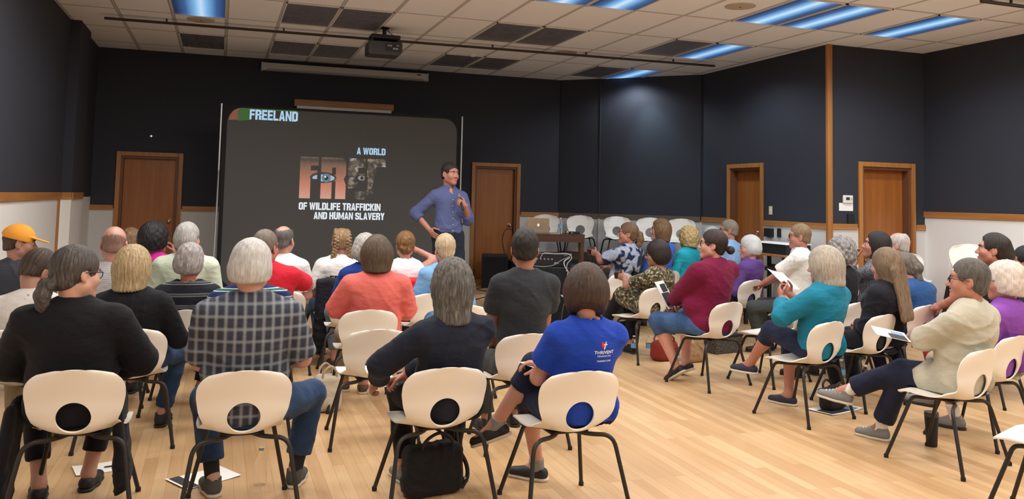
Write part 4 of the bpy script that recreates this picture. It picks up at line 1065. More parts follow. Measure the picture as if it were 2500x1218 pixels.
SP((1.81, 4.33), (1.89, 4.30), 4, 1.305, 'person with short brown bob in a royal blue lettered tee, legs crossed', 'white chair holding the person in the royal blue lettered tee', 2,
  skin='pink', hair=dict(style='bob', col=((40, 30, 27), (92, 72, 62)), t=.026, len=-.098, wide=.088, flare=.92, slope=-.55), top=(C('royal_blue', (28, 66, 176)), .62, dict(neck=.012, print=print_back, inf=.015, loose=.012)), legs=(NAVY, 1.36, dict(loose=.014)), shoe=(SH_BLK, M_SOLE_W, dict(low=1, sock=SOCK_G, sockh=.1)),
  fem=.7, w=1.02, armw=1.08, belly=.3, hipw=1.12, head=(-22, -2, 0), twist=-6, handL=(.02, .20, .70), handR=(-.14, .16, .73), elbowL=(-1, -.3, -.4), elbowR=(1, -.2, -.5), footL=(-.02, .46, .085), footR=(-.30, .44, .35), kneeL=(-.3, .6, 1), kneeR=(-.25, .3, 1), toeL=(-.7, .75, 0), toeR=(-.75, .45, -.35))
# ---- second row from the camera
SP((-1.29, 6.31), (-1.11, 6.25), -8, 1.263, 'person with short dark hair bowing over, white shirt with small grey marks', 'white chair cut by the left picture edge, under the white shirt with marks', -8,
  skin='tan', hair=dict(style='short', col=((40, 32, 28), (92, 78, 66)), t=.017, amp=.003, freq=22), top=(C('white_marks', (212, 208, 204), 'marks', c2=(128, 126, 126)), .8, dict(collar=0)), legs=(KHA, 1.8), shoe=(SH_TAN, M_SOLE_D), lean=16, py=-.16, w=1.1, head=(-38, -32, 0), footL=(-.16, .25, .085))
SP((-.51, 6.19), (-.52, 6.20), 0, 1.287, 'person with straight chin-length blond hair in a black top and jeans', 'white chair behind the black cardigan, holding the blond person in black', 0,
  skin='fair', hair=dict(style='bob', col=BLOND, t=.020, len=-.125, wide=.086, flare=1.04, amp=.003), top=(BLK, 1.8, dict(name='cardigan', inf=.02)), legs=(JEAN, 1.9), shoe=SD_, fem=.6, w=1.12, armw=1.1, head=(-26, 0, 0), glasses='dark', handR=(.16, .20, .72), footR=(.2, .32, .085), kneeR=(.5, .6, 1))
SP((.22, 6.10), (.22, 6.10), 0, 1.27, 'person in a navy shirt with green and white stripes, mostly hidden behind the plaid shirt', 'white chair hidden behind the plaid shirt, under the striped shirt', 0,
  skin='fair', hair=dict(style='short', col=GREYH, t=.012), top=(C('green_bands', (28, 44, 92), 'bands', c2=(46, 104, 92), c3=(206, 214, 216)), .7, dict(collar=1, inf=.016)), legs=(KHA, 1.9), shoe=SD_, w=1.3, armw=1.15, belly=.7, head=(-8, -4, 0), hs=.94)
chair(1.03, 5.87, 0, 'empty white chair behind the hands of the person in dark navy')
SP((1.97, 5.52), (1.98, 5.52), 0, 1.455, 'person with short dark hair in a charcoal grey tee, both ears showing from behind', 'white chair holding the person in the charcoal tee', 0,
  skin='tan', hair=dict(style='short', col=((24, 22, 22), (56, 48, 44)), t=.016, amp=.004, freq=18, nape=-.058, curl=.3), top=(C('charcoal', (48, 52, 58)), .68, dict(inf=.014, loose=.01)), legs=(DKG, 1.9), shoe=SD_, w=1.12, armw=1.1, belly=.1, head=(-18, -3, 0), handL=(-.12, .2, .64), handR=(.12, .2, .64), footR=(.12, .40, .085))
# ---- third row
SP((-.20, 7.04), (-.20, 7.04), 0, 1.256, 'person with short fluffy grey hair in a black top with thin white lines', 'white chair under the black top with thin white lines', 0,
  skin='ruddy', hair=dict(style='full', col=((104, 98, 98), (214, 208, 206)), t=.018, nape=-.08, amp=.003, curl=.5), top=(C('thin_lines', (24, 26, 36), 'lines', c2=(170, 172, 178)), .9, dict(neck=.008)), legs=(BLK, 1.9), shoe=SD_, fem=.5, w=1.14, armw=1.1, head=(-16, -4, 4))
SP((.36, 7.12), (.36, 7.12), -8, 1.362, 'person with grey-brown hair in a bright red shirt, one elbow out', 'white chair under the bright red shirt', -8,
  skin='ruddy', hair=dict(style='short', col=((92, 82, 74), (150, 138, 126)), t=.013), top=(C('bright_red', (206, 36, 56)), .78, dict(collar=1)), legs=(DKJ, 1.9), shoe=SD_, w=1.2, armw=1.15, belly=.7, head=(-26, -2, 0), px=.08, lat=-6, handR=(.10, .22, .86), elbowR=(1, -.3, .15), handL=(-.1, .2, .64))
SP((1.13, 6.83), (1.20, 6.81), 0, 1.331, 'person with smooth brown bob in a coral pink top', 'white chair holding the person in the coral pink top', 0,
  skin='pink', hair=dict(style='bob', col=((62, 50, 40), (112, 94, 74)), t=.026, len=-.115, wide=.094, flare=.97), top=(C('coral', (222, 112, 104)), .95, dict(neck=.016, inf=.016, loose=.01)), legs=(KHA, 1.9), shoe=(SH_TAN, M_SOLE_W, dict(low=1)), fem=.7, w=1.25, armw=1.2, belly=.7, hipw=1.15, head=(-4, -2, 0), handL=(-.13, .22, .64), elbowL=(-1, -.3, -.3), elbowR=(1, -.3, -.3), footL=(-.14, .5, .085), footR=(.0, .38, .085))
chair(1.93, 7.0, 0, 'empty white chair right of the long grey hair, before the charcoal tee')
# ---- front rows on the left
SP((-.76, 7.34), (-.76, 7.34), -5, 1.376, 'bald person in a pale grey striped shirt, behind the black cardigan', 'white chair under the bald person at left', -5, skin='pink', hair=dict(style='ring', col=((122, 92, 80), (156, 122, 108)), t=.004, bz=.15, by=-.008, bx=.086), top=(C('pale_stripe', (196, 196, 198), 'fine', c2=(168, 170, 176)), .75, dict(collar=1)), legs=(DKG, 1.9), shoe=SD_, w=1.15, belly=.5, hs=1.12, head=(4, -6, 0))
SP((-.25, 8.12), (-.25, 8.12), -6, 1.383, 'person with thinning silver hair in a pale green shirt', 'white chair under the pale green shirt', -6, skin='fair', hair=dict(style='full', col=SILV, t=.012, nape=-.078, ears=1), top=(C('pale_green', (198, 212, 190)), .8, dict(collar=1, inf=.018, loose=.012)), legs=(KHA, 1.9), shoe=SD_, w=1.25, armw=1.1, belly=.6, hs=1.1, head=(-22, -2, 0))
SP((-1.46, 7.62), (-1.46, 7.62), -10, 1.36, 'person in an orange cap and dark grey tee by the left wall', 'white chair by the left wall under the person in the orange cap', -10, skin='tan', hair=dict(style='short', col=BROWN, t=.008, cap=1), top=(C('dark_tee', (58, 62, 70)), .7), legs=(JEAN, 1.9), shoe=SD_, w=1.2, belly=.5, head=(-68, -4, 0), vis=1, hs=1.06)
SP((-.80, 9.15), (-.80, 9.15), -5, 1.275, 'person with short wavy blond hair behind the bald head', 'white chair under the person with short wavy blond hair', -5, skin='pink', hair=dict(style='full', col=LBROWN, t=.022, amp=.004, curl=.4), top=(C('cream', (206, 198, 184)), .9), legs=(BLK, 1.9), shoe=SD_, fem=.5, far=1, head=(-10, 0, 0))
SP((-.54, 8.62), (-.54, 8.62), -15, 1.35, 'person with dark wavy hair in a magenta top, hand raised to the chin', 'white chair under the magenta top', -15, skin='olive', hair=dict(style='bob', col=BLACKH, t=.030, len=-.09, wide=.082, curl=.35, amp=.005, open=1), top=(C('magenta', (190, 34, 136)), .9), legs=(BLK, 1.9), shoe=SD_, fem=.6, w=1.05, head=(-42, 0, 0), vis=1, glasses='metal', handR=(.13, .09, 1.05), elbowR=(.6, .1, -1), gripR=((-.3, .1, 1), (-.8, -.3, 0), .7))
SP((.59, 8.26), (.59, 8.26), -8, 1.358, 'balding person with a dark grey fringe in a white shirt, before the screen', 'white chair under the balding person in white', -8, skin='pink', hair=dict(style='ring', col=((60, 58, 58), (138, 134, 132)), t=.010, bx=.058, bz=.080, by=-.01), top=(C('white_shirt', (228, 228, 228)), .8, dict(collar=1)), legs=(DKG, 1.9), shoe=SD_, w=1.15, belly=.4, head=(-18, -2, 0))
def print_free(sh, V, Q, P0, u, Ts, TL):
    T = BVHTree.FromPolygons([Vector(v) for v in V], [tuple(int(i) for i in q) for q in Q]); P2, F = text_fit('FREE', .20, .062, .03); cz = P0[2] + TL * .52; pts = []
    for x, z in P2:
        h = T.ray_cast(Vector((x - .115, -.6, cz + z)), Vector((0, 1, 0)))[0]; pts.append((x - .115, (h.y if h else -.2) - .003, cz + z))
    from_py('lettering', pts, F, mat('print_black', srgb(34, 32, 34), .8), sh)
SP((1.17, 8.69), (1.17, 8.69), 0, 1.321, 'person with two light brown braids in a white lettered tee', 'white chair under the braids, black jacket hung over it', 0, skin='pink', hair=dict(style='braids', col=((104, 82, 56), (184, 152, 112)), t=.009), top=(C('white_tee', (234, 232, 230)), .75, dict(inf=.020, loose=.02, print=print_free)), legs=(JEAN, 1.9), shoe=SD_, w=1.08, head=(0, 0, 0))
SP((1.19, 7.98), (1.27, 7.96), 0, 1.295, 'person with short wavy silver hair in a deep blue top, beside the coral top', 'white chair half hidden by the coral top, under the deep blue top', 0, skin='fair', hair=dict(style='full', col=SILV, t=.024, amp=.004, curl=.5), top=(C('deep_blue', (24, 54, 128)), 1.8), legs=(C('light_jeans', (116, 142, 170), 'denim', c2=(150, 172, 196)), 1.8), shoe=(SH_TAN, M_SOLE_W, dict(low=1)), fem=.5, w=1.02, head=(-14, 0, 6), lat=2, footL=(-.16, .34, .085))
SP((1.82, 8.67), (1.82, 8.67), 0, 1.295, 'person with pinned-up light brown hair in a white sleeveless top, hand at the cheek', 'white chair with a red garment, under the white sleeveless top', 0, skin='pink', hair=dict(style='tied', col=((82, 56, 32), (176, 132, 82)), t=.016, updo=1, amp=.003), top=(C('white_tank', (230, 230, 236)), 0, dict(inf=.012)), legs=(JEAN, 1.9), shoe=SD_, fem=.6, w=1.05, head=(-4, -2, 0), handR=(.13, .10, 1.10), elbowR=(1, -.1, -.6), gripR=((-.35, .1, 1), (-.8, .1, 0), .6))
SP((1.89, 7.86), (2.02, 7.82), 0, 1.307, 'person with cropped ash-blond hair in a light blue hooded top', 'white chair under the light blue hooded top', 0, skin='pink', hair=dict(style='crop', col=((150, 132, 104), (222, 206, 172)), t=.017, nape=-.075, amp=.003), top=(C('light_blue', (122, 172, 222)), 1.85, dict(name='hoodie', hood=1, inf=.02, loose=.014)), legs=(JEAN, 1.9), shoe=SD_, fem=.4, w=1.08, head=(3, -2, 0))
# ---- right block
SP((4.59, 9.61), (4.78, 9.55), 30, 1.395, 'person with a brown ponytail and glasses in a navy and white patterned blouse', 'white chair under the navy and white patterned blouse', 22, skin='ruddy', hair=dict(style='tied', col=((78, 58, 42), (150, 118, 86)), t=.014, tail=[(0, -.10, .02), (0, -.135, .005), (0, -.148, -.05), (0, -.135, -.11), (0, -.12, -.15)], tw=(.022, .036, .040, .032, .014)),
  top=(C('paisley', (208, 216, 234), 'paisley', c2=(58, 72, 112)), .8, dict(inf=.018)), legs=(C('taupe', (112, 104, 96), 'speckle', c2=(70, 66, 64)), 1.9), shoe=SD_, fem=.9, w=1.15, armw=1.25, belly=.7, hipw=1.15, head=(34, 4, 0), vis=1, glasses='metal', handL=(-.06, .36, .98), elbowL=(-1, -.2, -.6), gripL=((.1, 1, .1), (1, 0, 0), .75), handR=(.1, .3, .8))
SP((5.40, 9.86), (5.40, 9.86), 22, 1.43, 'person with a smooth brown bob in a blue finely striped top', 'white chair under the blue finely striped top', 22, skin='pink', hair=dict(style='bob', col=((66, 46, 30), (156, 122, 84)), t=.022, len=-.115, wide=.084, open=1), top=(C('blue_fine', (44, 84, 176), 'fine', c2=(84, 128, 212)), 1.7, dict(neck=.016)), legs=(BLK, 1.9), shoe=SD_, fem=.7, w=1.12, armw=1.1, head=(44, 4, 0), vis=1)
SP((6.11, 10.35), (6.11, 10.35), 22, 1.318, 'person with curly blond hair in a turquoise top', 'white chair under the turquoise top', 22, skin='pink', hair=dict(style='bob', col=((160, 126, 72), (232, 210, 156)), t=.030, len=-.11, wide=.088, curl=.8, amp=.006), top=(C('turquoise', (34, 166, 186), 'fine', c2=(54, 186, 202)), 1.7), legs=(BLK, 1.9), shoe=SD_, fem=.6, w=1.12, head=(14, 0, 0), far=1)
SP((4.24, 8.08), (4.37, 8.04), 22, 1.251, 'person with sleek dark hair in an olive camouflage print dress holding a glass', 'white chair under the camouflage print dress', 20, skin='tan', hair=dict(style='full', col=((26, 22, 22), (58, 46, 42)), t=.020, nape=-.10), top=(C('camo', (92, 84, 58), 'camo', c2=(46, 44, 34), c3=(172, 160, 128)), .75, dict(name='dress', neck=.026, drape=.9, inf=.016)), legs=(BLK, 1.85), shoe=SD_, fem=.6, w=1.0, head=(30, -4, -8), vis=1, glasses='dark', handL=(-.04, .36, .82), elbowL=(-1, -.2, -.6), gripL=((.1, 1, .05), (1, 0, 0), .75), footL=(.0, .66, .30), kneeL=(-.1, .5, 1), toeL=(-.1, 1, -.1), footR=(.08, .36, .085))
SP((4.28, 6.82), (4.28, 6.82), 19, 1.417, 'person with glasses and a low dark bun in a burgundy top and denim capris', 'white chair holding the person in burgundy', 19, skin='pink', hair=dict(style='tied', col=((30, 23, 22), (70, 52, 46)), t=.014, bun=(0, -.148, -.028)), top=(C('burgundy', (112, 18, 58)), 1.8, dict(inf=.018, loose=.012, neck=-.002)), legs=(C('capri_jeans', (50, 80, 122), 'denim', c2=(72, 106, 150)), 1.26, dict(loose=.022)), shoe=(SH_BLK, M_SOLE_W, dict(low=1)), fem=1.0, w=1.34, armw=1.4, belly=1.2, hipw=1.28, thigh=1.28, head=(36, 4, 0), vis=1, glasses='dark',
  handL=(-.10, .34, .70), handR=(.08, .34, .70), elbowL=(-1, -.25, -.5), footL=(-.15, .24, .135), footR=(.13, .36, .12), toeL=(-.1, .8, -.55), toeR=(-.1, .9, -.4), px=0)
SP((6.78, 10.82), (6.78, 10.82), 20, 1.307, 'person with fluffy white hair, nearly hidden behind the burgundy top', 'white chair hidden behind the burgundy top, under fluffy white hair', 20, skin='pink', hair=dict(style='full', col=WHITEH, t=.022, curl=.6), top=(BLK, 1.8), legs=(BLK, 1.9), shoe=SD_, far=1, head=(20, 0, 0))
SP((6.35, 9.74), (6.35, 9.74), 25, 1.441, 'person with short grey-brown hair and glasses in a light blue shirt', 'white chair under the light blue shirt near the third door', 25, skin='ruddy', hair=dict(style='short', col=((104, 92, 80), (164, 150, 134)), t=.013), top=(C('sky_shirt', (136, 178, 222)), 1.7, dict(collar=1)), legs=(DKG, 1.9), shoe=SD_, w=1.12, head=(34, 0, 0), vis=1, glasses='dark')
SP((5.83, 8.69), (5.94, 8.66), 25, 1.285, 'person with short white hair in a purple hooded sweatshirt', 'white chair under the purple hooded sweatshirt', 20, skin='pink', hair=dict(style='full', col=WHITEH, t=.018, nape=-.08, curl=.25), top=(C('purple_hood', (92, 62, 128)), 1.8, dict(name='hoodie', hood=1, inf=.018)), legs=(BLK, 1.9), shoe=SD_, fem=.4, head=(36, -2, 0), vis=1, glasses='metal')
SP((6.06, 7.92), (6.06, 7.92), 38, 1.448, 'person with sandy hair and glasses in a white shirt with grey vine print', 'white chair under the white shirt with grey vine print', 38, skin='ruddy', hair=dict(style='short', col=SANDY, t=.013), top=(C('vine_shirt', (232, 230, 226), 'vine', c2=(128, 126, 122)), .85, dict(collar=2, inf=.02, loose=.014)), legs=(DKG, 1.9), shoe=SD_, w=1.1, belly=.5, head=(16, 0, 0), vis=1, glasses='dark', handL=(-.05, .40, .70), handR=(.06, .40, .69), elbowL=(-1, -.3, -.6), gripL=((.3, 1, -.3), (.2, 0, -1), .5), gripR=((-.3, 1, -.3), (-.2, 0, -1), .5))
SP((4.38, 5.61), (4.49, 5.57), 17, 1.329, 'person with a smooth silver bob in a teal hooded top, legs crossed', 'white chair holding the person in the teal hooded top', 17, skin='ruddy', hair=dict(style='bob', col=((134, 126, 114), (204, 196, 182)), t=.026, len=-.135, wide=.088, flare=1.06, amp=.002), top=(C('teal', (24, 122, 152)), 1.7, dict(name='hoodie', hood=1, inf=.022, loose=.012)), legs=(NAVY, 1.30, dict(loose=.014)), shoe=(SH_NVY, M_SOLE_W, dict(low=1)), fem=.8, w=1.08, armw=1.1, belly=.5, hipw=1.1, head=(16, -4, 0), vis=1,
  handL=(-.10, .25, .90), handR=(.03, .27, .92), elbowL=(-.9, -.3, -.7), gripL=((.25, .6, .8), (.6, -.5, 0), .8), gripR=((-.3, .6, .8), (-.6, -.4, 0), .7), footL=(.02, .66, .30), kneeL=(-.1, .45, 1), toeL=(-.15, 1, .0), footR=(.14, .36, .085), toeR=(-.25, 1, 0))
SP((5.54, 6.64), (5.54, 6.64), 18, 1.363, 'person with curly grey hair in a black jacket, beyond the teal top', 'white chair hidden by the teal top, under the black jacket', 18, skin='pink', hair=dict(style='full', col=((92, 90, 90), (186, 184, 182)), t=.024, curl=.8, amp=.006), top=(C('black_jacket', (24, 24, 30)), 1.85, dict(name='jacket', collar=1)), legs=(C('khaki_light', (158, 146, 126)), 1.85), shoe=SD_, w=1.05, head=(12, 0, 0), vis=1)
SP((6.15, 6.85), (6.15, 6.85), 22, 1.414, 'person with sleek dark hair in a speckled grey top, hand held to the face', 'white chair under the speckled grey top', 22, skin='ruddy', hair=dict(style='longbob', col=((22, 20, 22), (54, 44, 44)), t=.016, len=-.17, wide=.076, open=1), top=(C('speckled', (70, 72, 82), 'speckle', c2=(126, 128, 138)), 1.7), legs=(BLK, 1.9), shoe=SD_, fem=.6, head=(30, 10, 0), vis=1, handL=(-.02, .125, 1.11), elbowL=(-.7, .1, -1), gripL=((.1, .25, 1), (.5, -.6, 0), .8))
SP((6.88, 7.34), (6.88, 7.34), 22, 1.391, 'balding person with pinkish crown and white side hair by the fourth door', 'white chair by the fourth door under the balding person', 22, skin='pink', hair=dict(style='ring', col=((150, 142, 140), (222, 214, 210)), t=.013, bx=.060, bz=.075, by=.03), top=(C('slate', (72, 78, 92)), .8, dict(collar=1)), legs=(DKG, 1.9), shoe=SD_, w=1.15, head=(14, 0, 0))
SP((5.14, 5.88), (5.32, 5.82), 17, 1.313, 'person with very long straight light brown hair in a black top', 'white chair under the very long straight hair', 17, skin='pink', hair=dict(style='long', col=((84, 68, 52), (158, 134, 108)), t=.016, len=-.13, wide=.080, back=.36), top=(C('ink', (24, 25, 34)), 1.8, dict(inf=.018)), legs=(BLK, 1.9), shoe=SD_, fem=.6, w=1.12, armw=1.1, head=(4, -4, -4))
SP((6.05, 6.35), (6.22, 6.28), 17, 1.239, 'person with bushy grey hair leaning forward in a denim blue shirt', 'white chair under the denim blue shirt', 17, skin='ruddy', hair=dict(style='mullet', col=((70, 64, 58), (142, 134, 124)), t=.018, curl=.3, amp=.004), top=(C('denim_shirt', (40, 80, 136)), 1.85, dict(inf=.018, loose=.012)), legs=(DKJ, 1.9), shoe=SD_, w=1.32, armw=1.15, lean=18, py=-.05, belly=.6, head=(12, -18, 0), handL=(-.1, .42, .66), handR=(.1, .42, .66))
SP((6.34, 5.72), (6.34, 5.72), 25, 1.447, 'person with dark swept-back hair in dark clothes, beyond the pale jacket', 'white chair under the person with dark swept-back hair', 25, skin='ruddy', hair=dict(style='mullet', col=((26, 22, 22), (66, 56, 50)), t=.018, amp=.002, freq=24, line=-.010), top=(C('dark_shirt', (40, 42, 52)), .8, dict(collar=1)), legs=(C('crimson', (176, 42, 78)), 1.9), shoe=SD_, w=1.15, belly=.5, head=(20, 6, 0), vis=1, lean=-6, handL=(-.10, .36, .74), handR=(.06, .36, .74), elbowL=(-1, -.2, -.5), gripL=((.7, .6, 0), (.4, -.6, -.6), .6))
SP((4.55, 4.39), (4.65, 4.36), 16, 1.33, 'person with short grey hair and dark glasses in a pale khaki jacket, legs crossed', 'white chair holding the person in the pale khaki jacket, nearest at right', 16, skin='ruddy', hair=dict(style='short', col=((58, 56, 54), (124, 120, 114)), t=.015, nape=-.08), top=(C('pale_khaki', (186, 184, 168)), 1.85, dict(name='jacket', collar=1, inf=.019, loose=.010, drape=.5, fold=.009, yoke=.74)), legs=(DKJ, 1.82, dict(loose=.024)), shoe=(SH_SNK, M_SOLE_W, dict(laces=LACE, sock=SOCK_W, sockh=.3)), w=1.16, armw=1.08, belly=.6, head=(26, 2, 0), vis=1, glasses='dark',
  handL=(.05, .24, .74), handR=(.14, .26, .72), elbowL=(-.55, .75, -.6), gripL=((.8, .4, .1), (.2, -.1, -1), .45), footR=(-.17, .74, .33), kneeR=(.05, .5, 1), toeR=(-.35, 1, .12), footL=(.02, .58, .085), kneeL=(.0, .6, 1), toeL=(-.1, 1, 0))
SP((5.26, 4.77), (5.39, 4.73), 16, 1.278, 'person with fluffy white hair and glasses in a violet top, behind the pale khaki jacket', 'white chair at the right edge under the violet top', 16, skin='ruddy', hair=dict(style='full', col=((188, 176, 166), (240, 230, 222)), t=.026, amp=.005, curl=.3), top=(C('violet', (132, 72, 168)), 1.8, dict(inf=.02)), legs=(C('khaki_capri', (160, 150, 130)), 1.5), shoe=(SH_SNK, M_SOLE_D, dict(sock=SOCK_W, sockh=.25)), fem=.6, w=1.1, head=(24, 0, 0), vis=1, glasses='dark', footR=(-.06, .50, .22), footL=(.0, .30, .085), toeR=(-.5, 1, .1))
SP((6.95, 5.86), (6.95, 5.86), 20, 1.33, 'person with dark hair cut off by the right picture edge', 'white chair cut off at the right edge behind the violet top', 20, skin='tan', hair=dict(style='short', col=BLACKH, t=.016), top=(C('navy_tee', (40, 46, 66)), .8), legs=(BLK, 1.9), shoe=SD_, head=(22, 0, 0), vis=1)
# ---- the speaker
spk = person((2.56, 9.72), 186, 2.07, 'standing person in a blue button shirt speaking into a microphone', skin='ruddy', hair=dict(style='crop', col=((26, 22, 20), (60, 50, 44)), t=.010), top=(C('speaker_blue', (86, 95, 138)), 1.35, dict(collar=2, inf=.013, loose=.008, hem=1.02, fold=.006, buttons=mat('placket_shade', srgb(86, 98, 146), .8))), legs=(C('speaker_jeans', (30, 36, 48), 'denim', c2=(38, 46, 60)), 1.95, dict(loose=.014)), shoe=SD_,
  stand=1, z=DAIS, hipz=1.0, s=1.06, hs=1.0, nk=.03, belt=1, w=1.0, belly=.1, head=(22, 0, 0), vis=1, lean=0, handR=(.235, .03, 1.06), elbowR=(1, -.75, .1), gripR=((-.25, .75, -.55), (-.9, -.2, .1), .25), handL=(-.11, .25, 1.355), elbowL=(-.35, .0, -1), gripL=((.75, .2, .35), (.1, -.9, .2), 1.15), footL=(-.13, .04, .085), footR=(.13, -.02, .085))

# ================================================================ projection screen, projector and the front of the room
M_SCREEN = mat('screen_fabric', srgb(86, 86, 86), .9, bump=.1, bscale=500)
M_SBORD = mat('screen_border', srgb(24, 24, 28), .85)
M_ALU = mat('aluminium_pole', srgb(176, 178, 178), .4, .8)
def emit(name, col, st=1.0):
    return mat(name, (.02, .02, .02, 1), .8, emis=srgb(*col), estr=st)
YS = 12.2
scr = empty('projection_screen', (1.69, YS, DAIS)); tag(scr, 'large portable projection screen showing a dark slide with big letters', 'projection screen')
def loc3(o):                                   # keep child coordinates in room space
    o.matrix_parent_inverse = Matrix.Translation(scr.location).inverted(); return o
SX0, SX1, SZ0, SZ1, RC = .045, 3.318, .36, 2.815, .20
def rrect(x0, x1, z0, z1, r, n=8):
    P = []
    for cx, cz, a0 in ((x1 - r, z1 - r, 0), (x0 + r, z1 - r, 90), (x0 + r, z0 + r, 180), (x1 - r, z0 + r, 270)):
        for i in range(n + 1): a = math.radians(a0 + 90 * i / n); P.append((cx + r * math.cos(a), cz + r * math.sin(a)))
    return P
inner = rrect(SX0, SX1, SZ0, SZ1, RC); outer = rrect(SX0 - .055, SX1 + .055, SZ0 - .055, SZ1 + .035, .012)
b = MB(); b.prism(inner, YS, YS + .006); fab = loc3(b.build('fabric', M_SCREEN, scr))
V = [(x, YS - .012, z) for x, z in inner] + [(x, YS - .012, z) for x, z in outer] + [(x, YS + .02, z) for x, z in inner] + [(x, YS + .02, z) for x, z in outer]; n = len(inner); F = []
for i in range(n):
    j = (i + 1) % n; F += [(i, j, n + j, n + i), (2 * n + i, 3 * n + i, 3 * n + j, 2 * n + j), (i, 2 * n + i, 2 * n + j, j), (n + i, n + j, 3 * n + j, 3 * n + i)]
loc3(from_py('border', V, F, M_SBORD, scr))
for q, x in ((-1, -.035), (1, 3.40)):
    loc3(MB().box((x, YS + .03, (DAIS + SZ1) / 2 + .02), (.022, .022, SZ1 - DAIS + .06), None, .003).build('pole', M_ALU, scr))
    f = MB(); f.tube([(x, YS + .03, 1.95), (x - q * .03 + q * .05, YS - .28 if q < 0 else YS + .34, DAIS + .02)], .011, 8); f.tube([(x, YS - .5, DAIS + .015), (x, YS + .5, DAIS + .015)], .014, 8); loc3(f.build('stand_foot', M_ALU, scr, True))
def slide(name, P2, F, m, lay=1):
    o = from_py(name, [(x, YS - .002 * lay, z) for x, z in P2], F, m, fab); o.matrix_parent_inverse = fab.matrix_parent_inverse; o.matrix_parent_inverse = (Matrix.Translation(scr.location)).inverted() if 0 else Matrix.Identity(4); return o
M_LET = emit('slide_letters', (176, 214, 240), .95); M_LETW = emit('slide_letters_white', (232, 240, 248), 1.0)
def block_letters(txt, w, h, gap=.10):
    """heavy condensed capitals built from bars and wedges; returns points and faces filling w x h"""
    q, t = .36, .20; R = lambda x0, y0, x1, y1: [(x0, y0), (x1, y0), (x1, y1), (x0, y1)]; c = .16
    st, r2 = R(0, 0, q, 1), R(1 - q, 0, 1, 1)
    rs = lambda y0, y1: [(1 - q, y0), (1, y0 + c * .6), (1, y1 - c * .6), (1 - q, y1)]; ls = lambda y0, y1: [(0, y0 + c * .6), (q, y0), (q, y1), (0, y1 - c * .6)]
    top, bot, mid = R(q, 1 - t, 1 - q, 1), R(q, 0, 1 - q, t), R(q, .42, 1 - q, .42 + t * .9)
    G = {'E': [st, R(q, 0, 1, t), R(q, .41, .93, .41 + t), R(q, 1 - t, 1, 1)], 'F': [st, R(q, .41, .93, .41 + t), R(q, 1 - t, 1, 1)], 'L': [st, R(q, 0, 1, t)], 'I': [R(0, 0, 1, 1)], 'H': [st, r2, mid],
         'T': [R(0, 1 - t, 1, 1), R(.5 - q / 2, 0, .5 + q / 2, 1 - t)], 'N': [R(0, 0, .3, 1), R(.7, 0, 1, 1), [(.3, 1), (.3, .62), (.7, 0), (.7, .38)]], 'M': [R(0, 0, .25, 1), R(.75, 0, 1, 1), [(.25, 1), (.25, .62), (.5, 0), (.5, .42)], [(.75, 1), (.5, .42), (.5, 0), (.75, .62)]],
         'A': [[(0, 0), (.33, 0), (.5, .78), (.34, 1)], [(.67, 0), (1, 0), (.66, 1), (.5, .78)], [(.34, 1), (.5, .78), (.66, 1)], [(.38, .18), (.62, .18), (.58, .38), (.42, .38)]], 'V': [[(0, 1), (.36, 1), (.5, .22), (.36, 0)], [(.64, 1), (1, 1), (.64, 0), (.5, .22)], [(.36, 0), (.64, 0), (.5, .22)]],
         'W': [[(0, 1), (.24, 1), (.30, .30), (.2, 0)], [(.2, 0), (.40, 0), (.5, .62), (.41, 1), (.30, .30)], [(.41, 1), (.5, .62), (.59, 1)], [(.5, .62), (.60, 0), (.8, 0), (.70, .30), (.59, 1)], [(.70, .30), (.8, 0), (1, 1), (.76, 1)]],
         'Y': [[(0, 1), (.37, 1), (.5, .66), (.32, .44)], [(.63, 1), (1, 1), (.68, .44), (.5, .66)], [(.32, 0), (.68, 0), (.68, .44), (.5, .66), (.32, .44)]], 'D': [st, R(q, 1 - t, 1 - q, 1), R(q, 0, 1 - q, t), rs(0, 1)], 'O': [ls(0, 1), rs(0, 1), top, bot], 'U': [ls(0, 1.1), [(1 - q, 0), (1, c * .6), (1, 1), (1 - q, 1)], bot],
         'C': [ls(0, 1), top, bot, [(1 - q, 0), (1, c * .6), (1, .38), (1 - q, .38)], [(1 - q, .62), (1, .62), (1, 1 - c * .6), (1 - q, 1)]], 'G': [ls(0, 1), top, bot, R(1 - q, 0, 1, .5), R(.55, .36, 1 - q, .5), [(1 - q, .64), (1, .64), (1, 1 - c * .6), (1 - q, 1)]],
         'R': [st, R(q, 1 - t, 1 - q, 1), R(q, .42, 1 - q, .42 + t * .85), rs(.46, 1), [(1 - q - .04, 0), (1, 0), (1, .42), (1 - q, .46), (1 - q - .04, .42)]], 'K': [st, [(q, .38), (q, .66), (.68, 1), (1, 1), (.66, .53), (q + .1, .5)], [(q + .12, .5), (.66, .53), (1, 0), (.66, 0)]],
         'S': [[(0, .62), (q, .56), (q, 1), (0, 1 - c * .6)], R(q, 1 - t, 1 - q, 1), [(1 - q, .68), (1, .68), (1, 1 - c * .6), (1 - q, 1)], [(0, .62), (q, .56), (1, .40), (1 - q, .40), (q, .42), (0, .5)] and [(0, .50), (1 - q, .36), (1, .42), (1, .50), (q, .64), (0, .62)], [(1 - q, 0), (1, c * .6), (1, .44), (1 - q, .38)], bot, [(0, c * .6), (q, 0), (q, .32), (0, .32)]]}
    wd = {'I': .40, 'M': 1.35, 'W': 1.45, ' ': .45, 'L': .85, 'E': .86, 'F': .84, 'T': .92}; x = 0; V, F, WI = [], [], []; wi = 0
    for ch in txt:
        wi += ch == ' '
        k2 = wd.get(ch, 1.0)
        for poly in G.get(ch, []): WI.append(wi); F.append(list(range(len(V), len(V) + len(poly)))); V += [(x + a * k2, b2) for a, b2 in poly]
        x += k2 + (gap if ch != ' ' else 0)
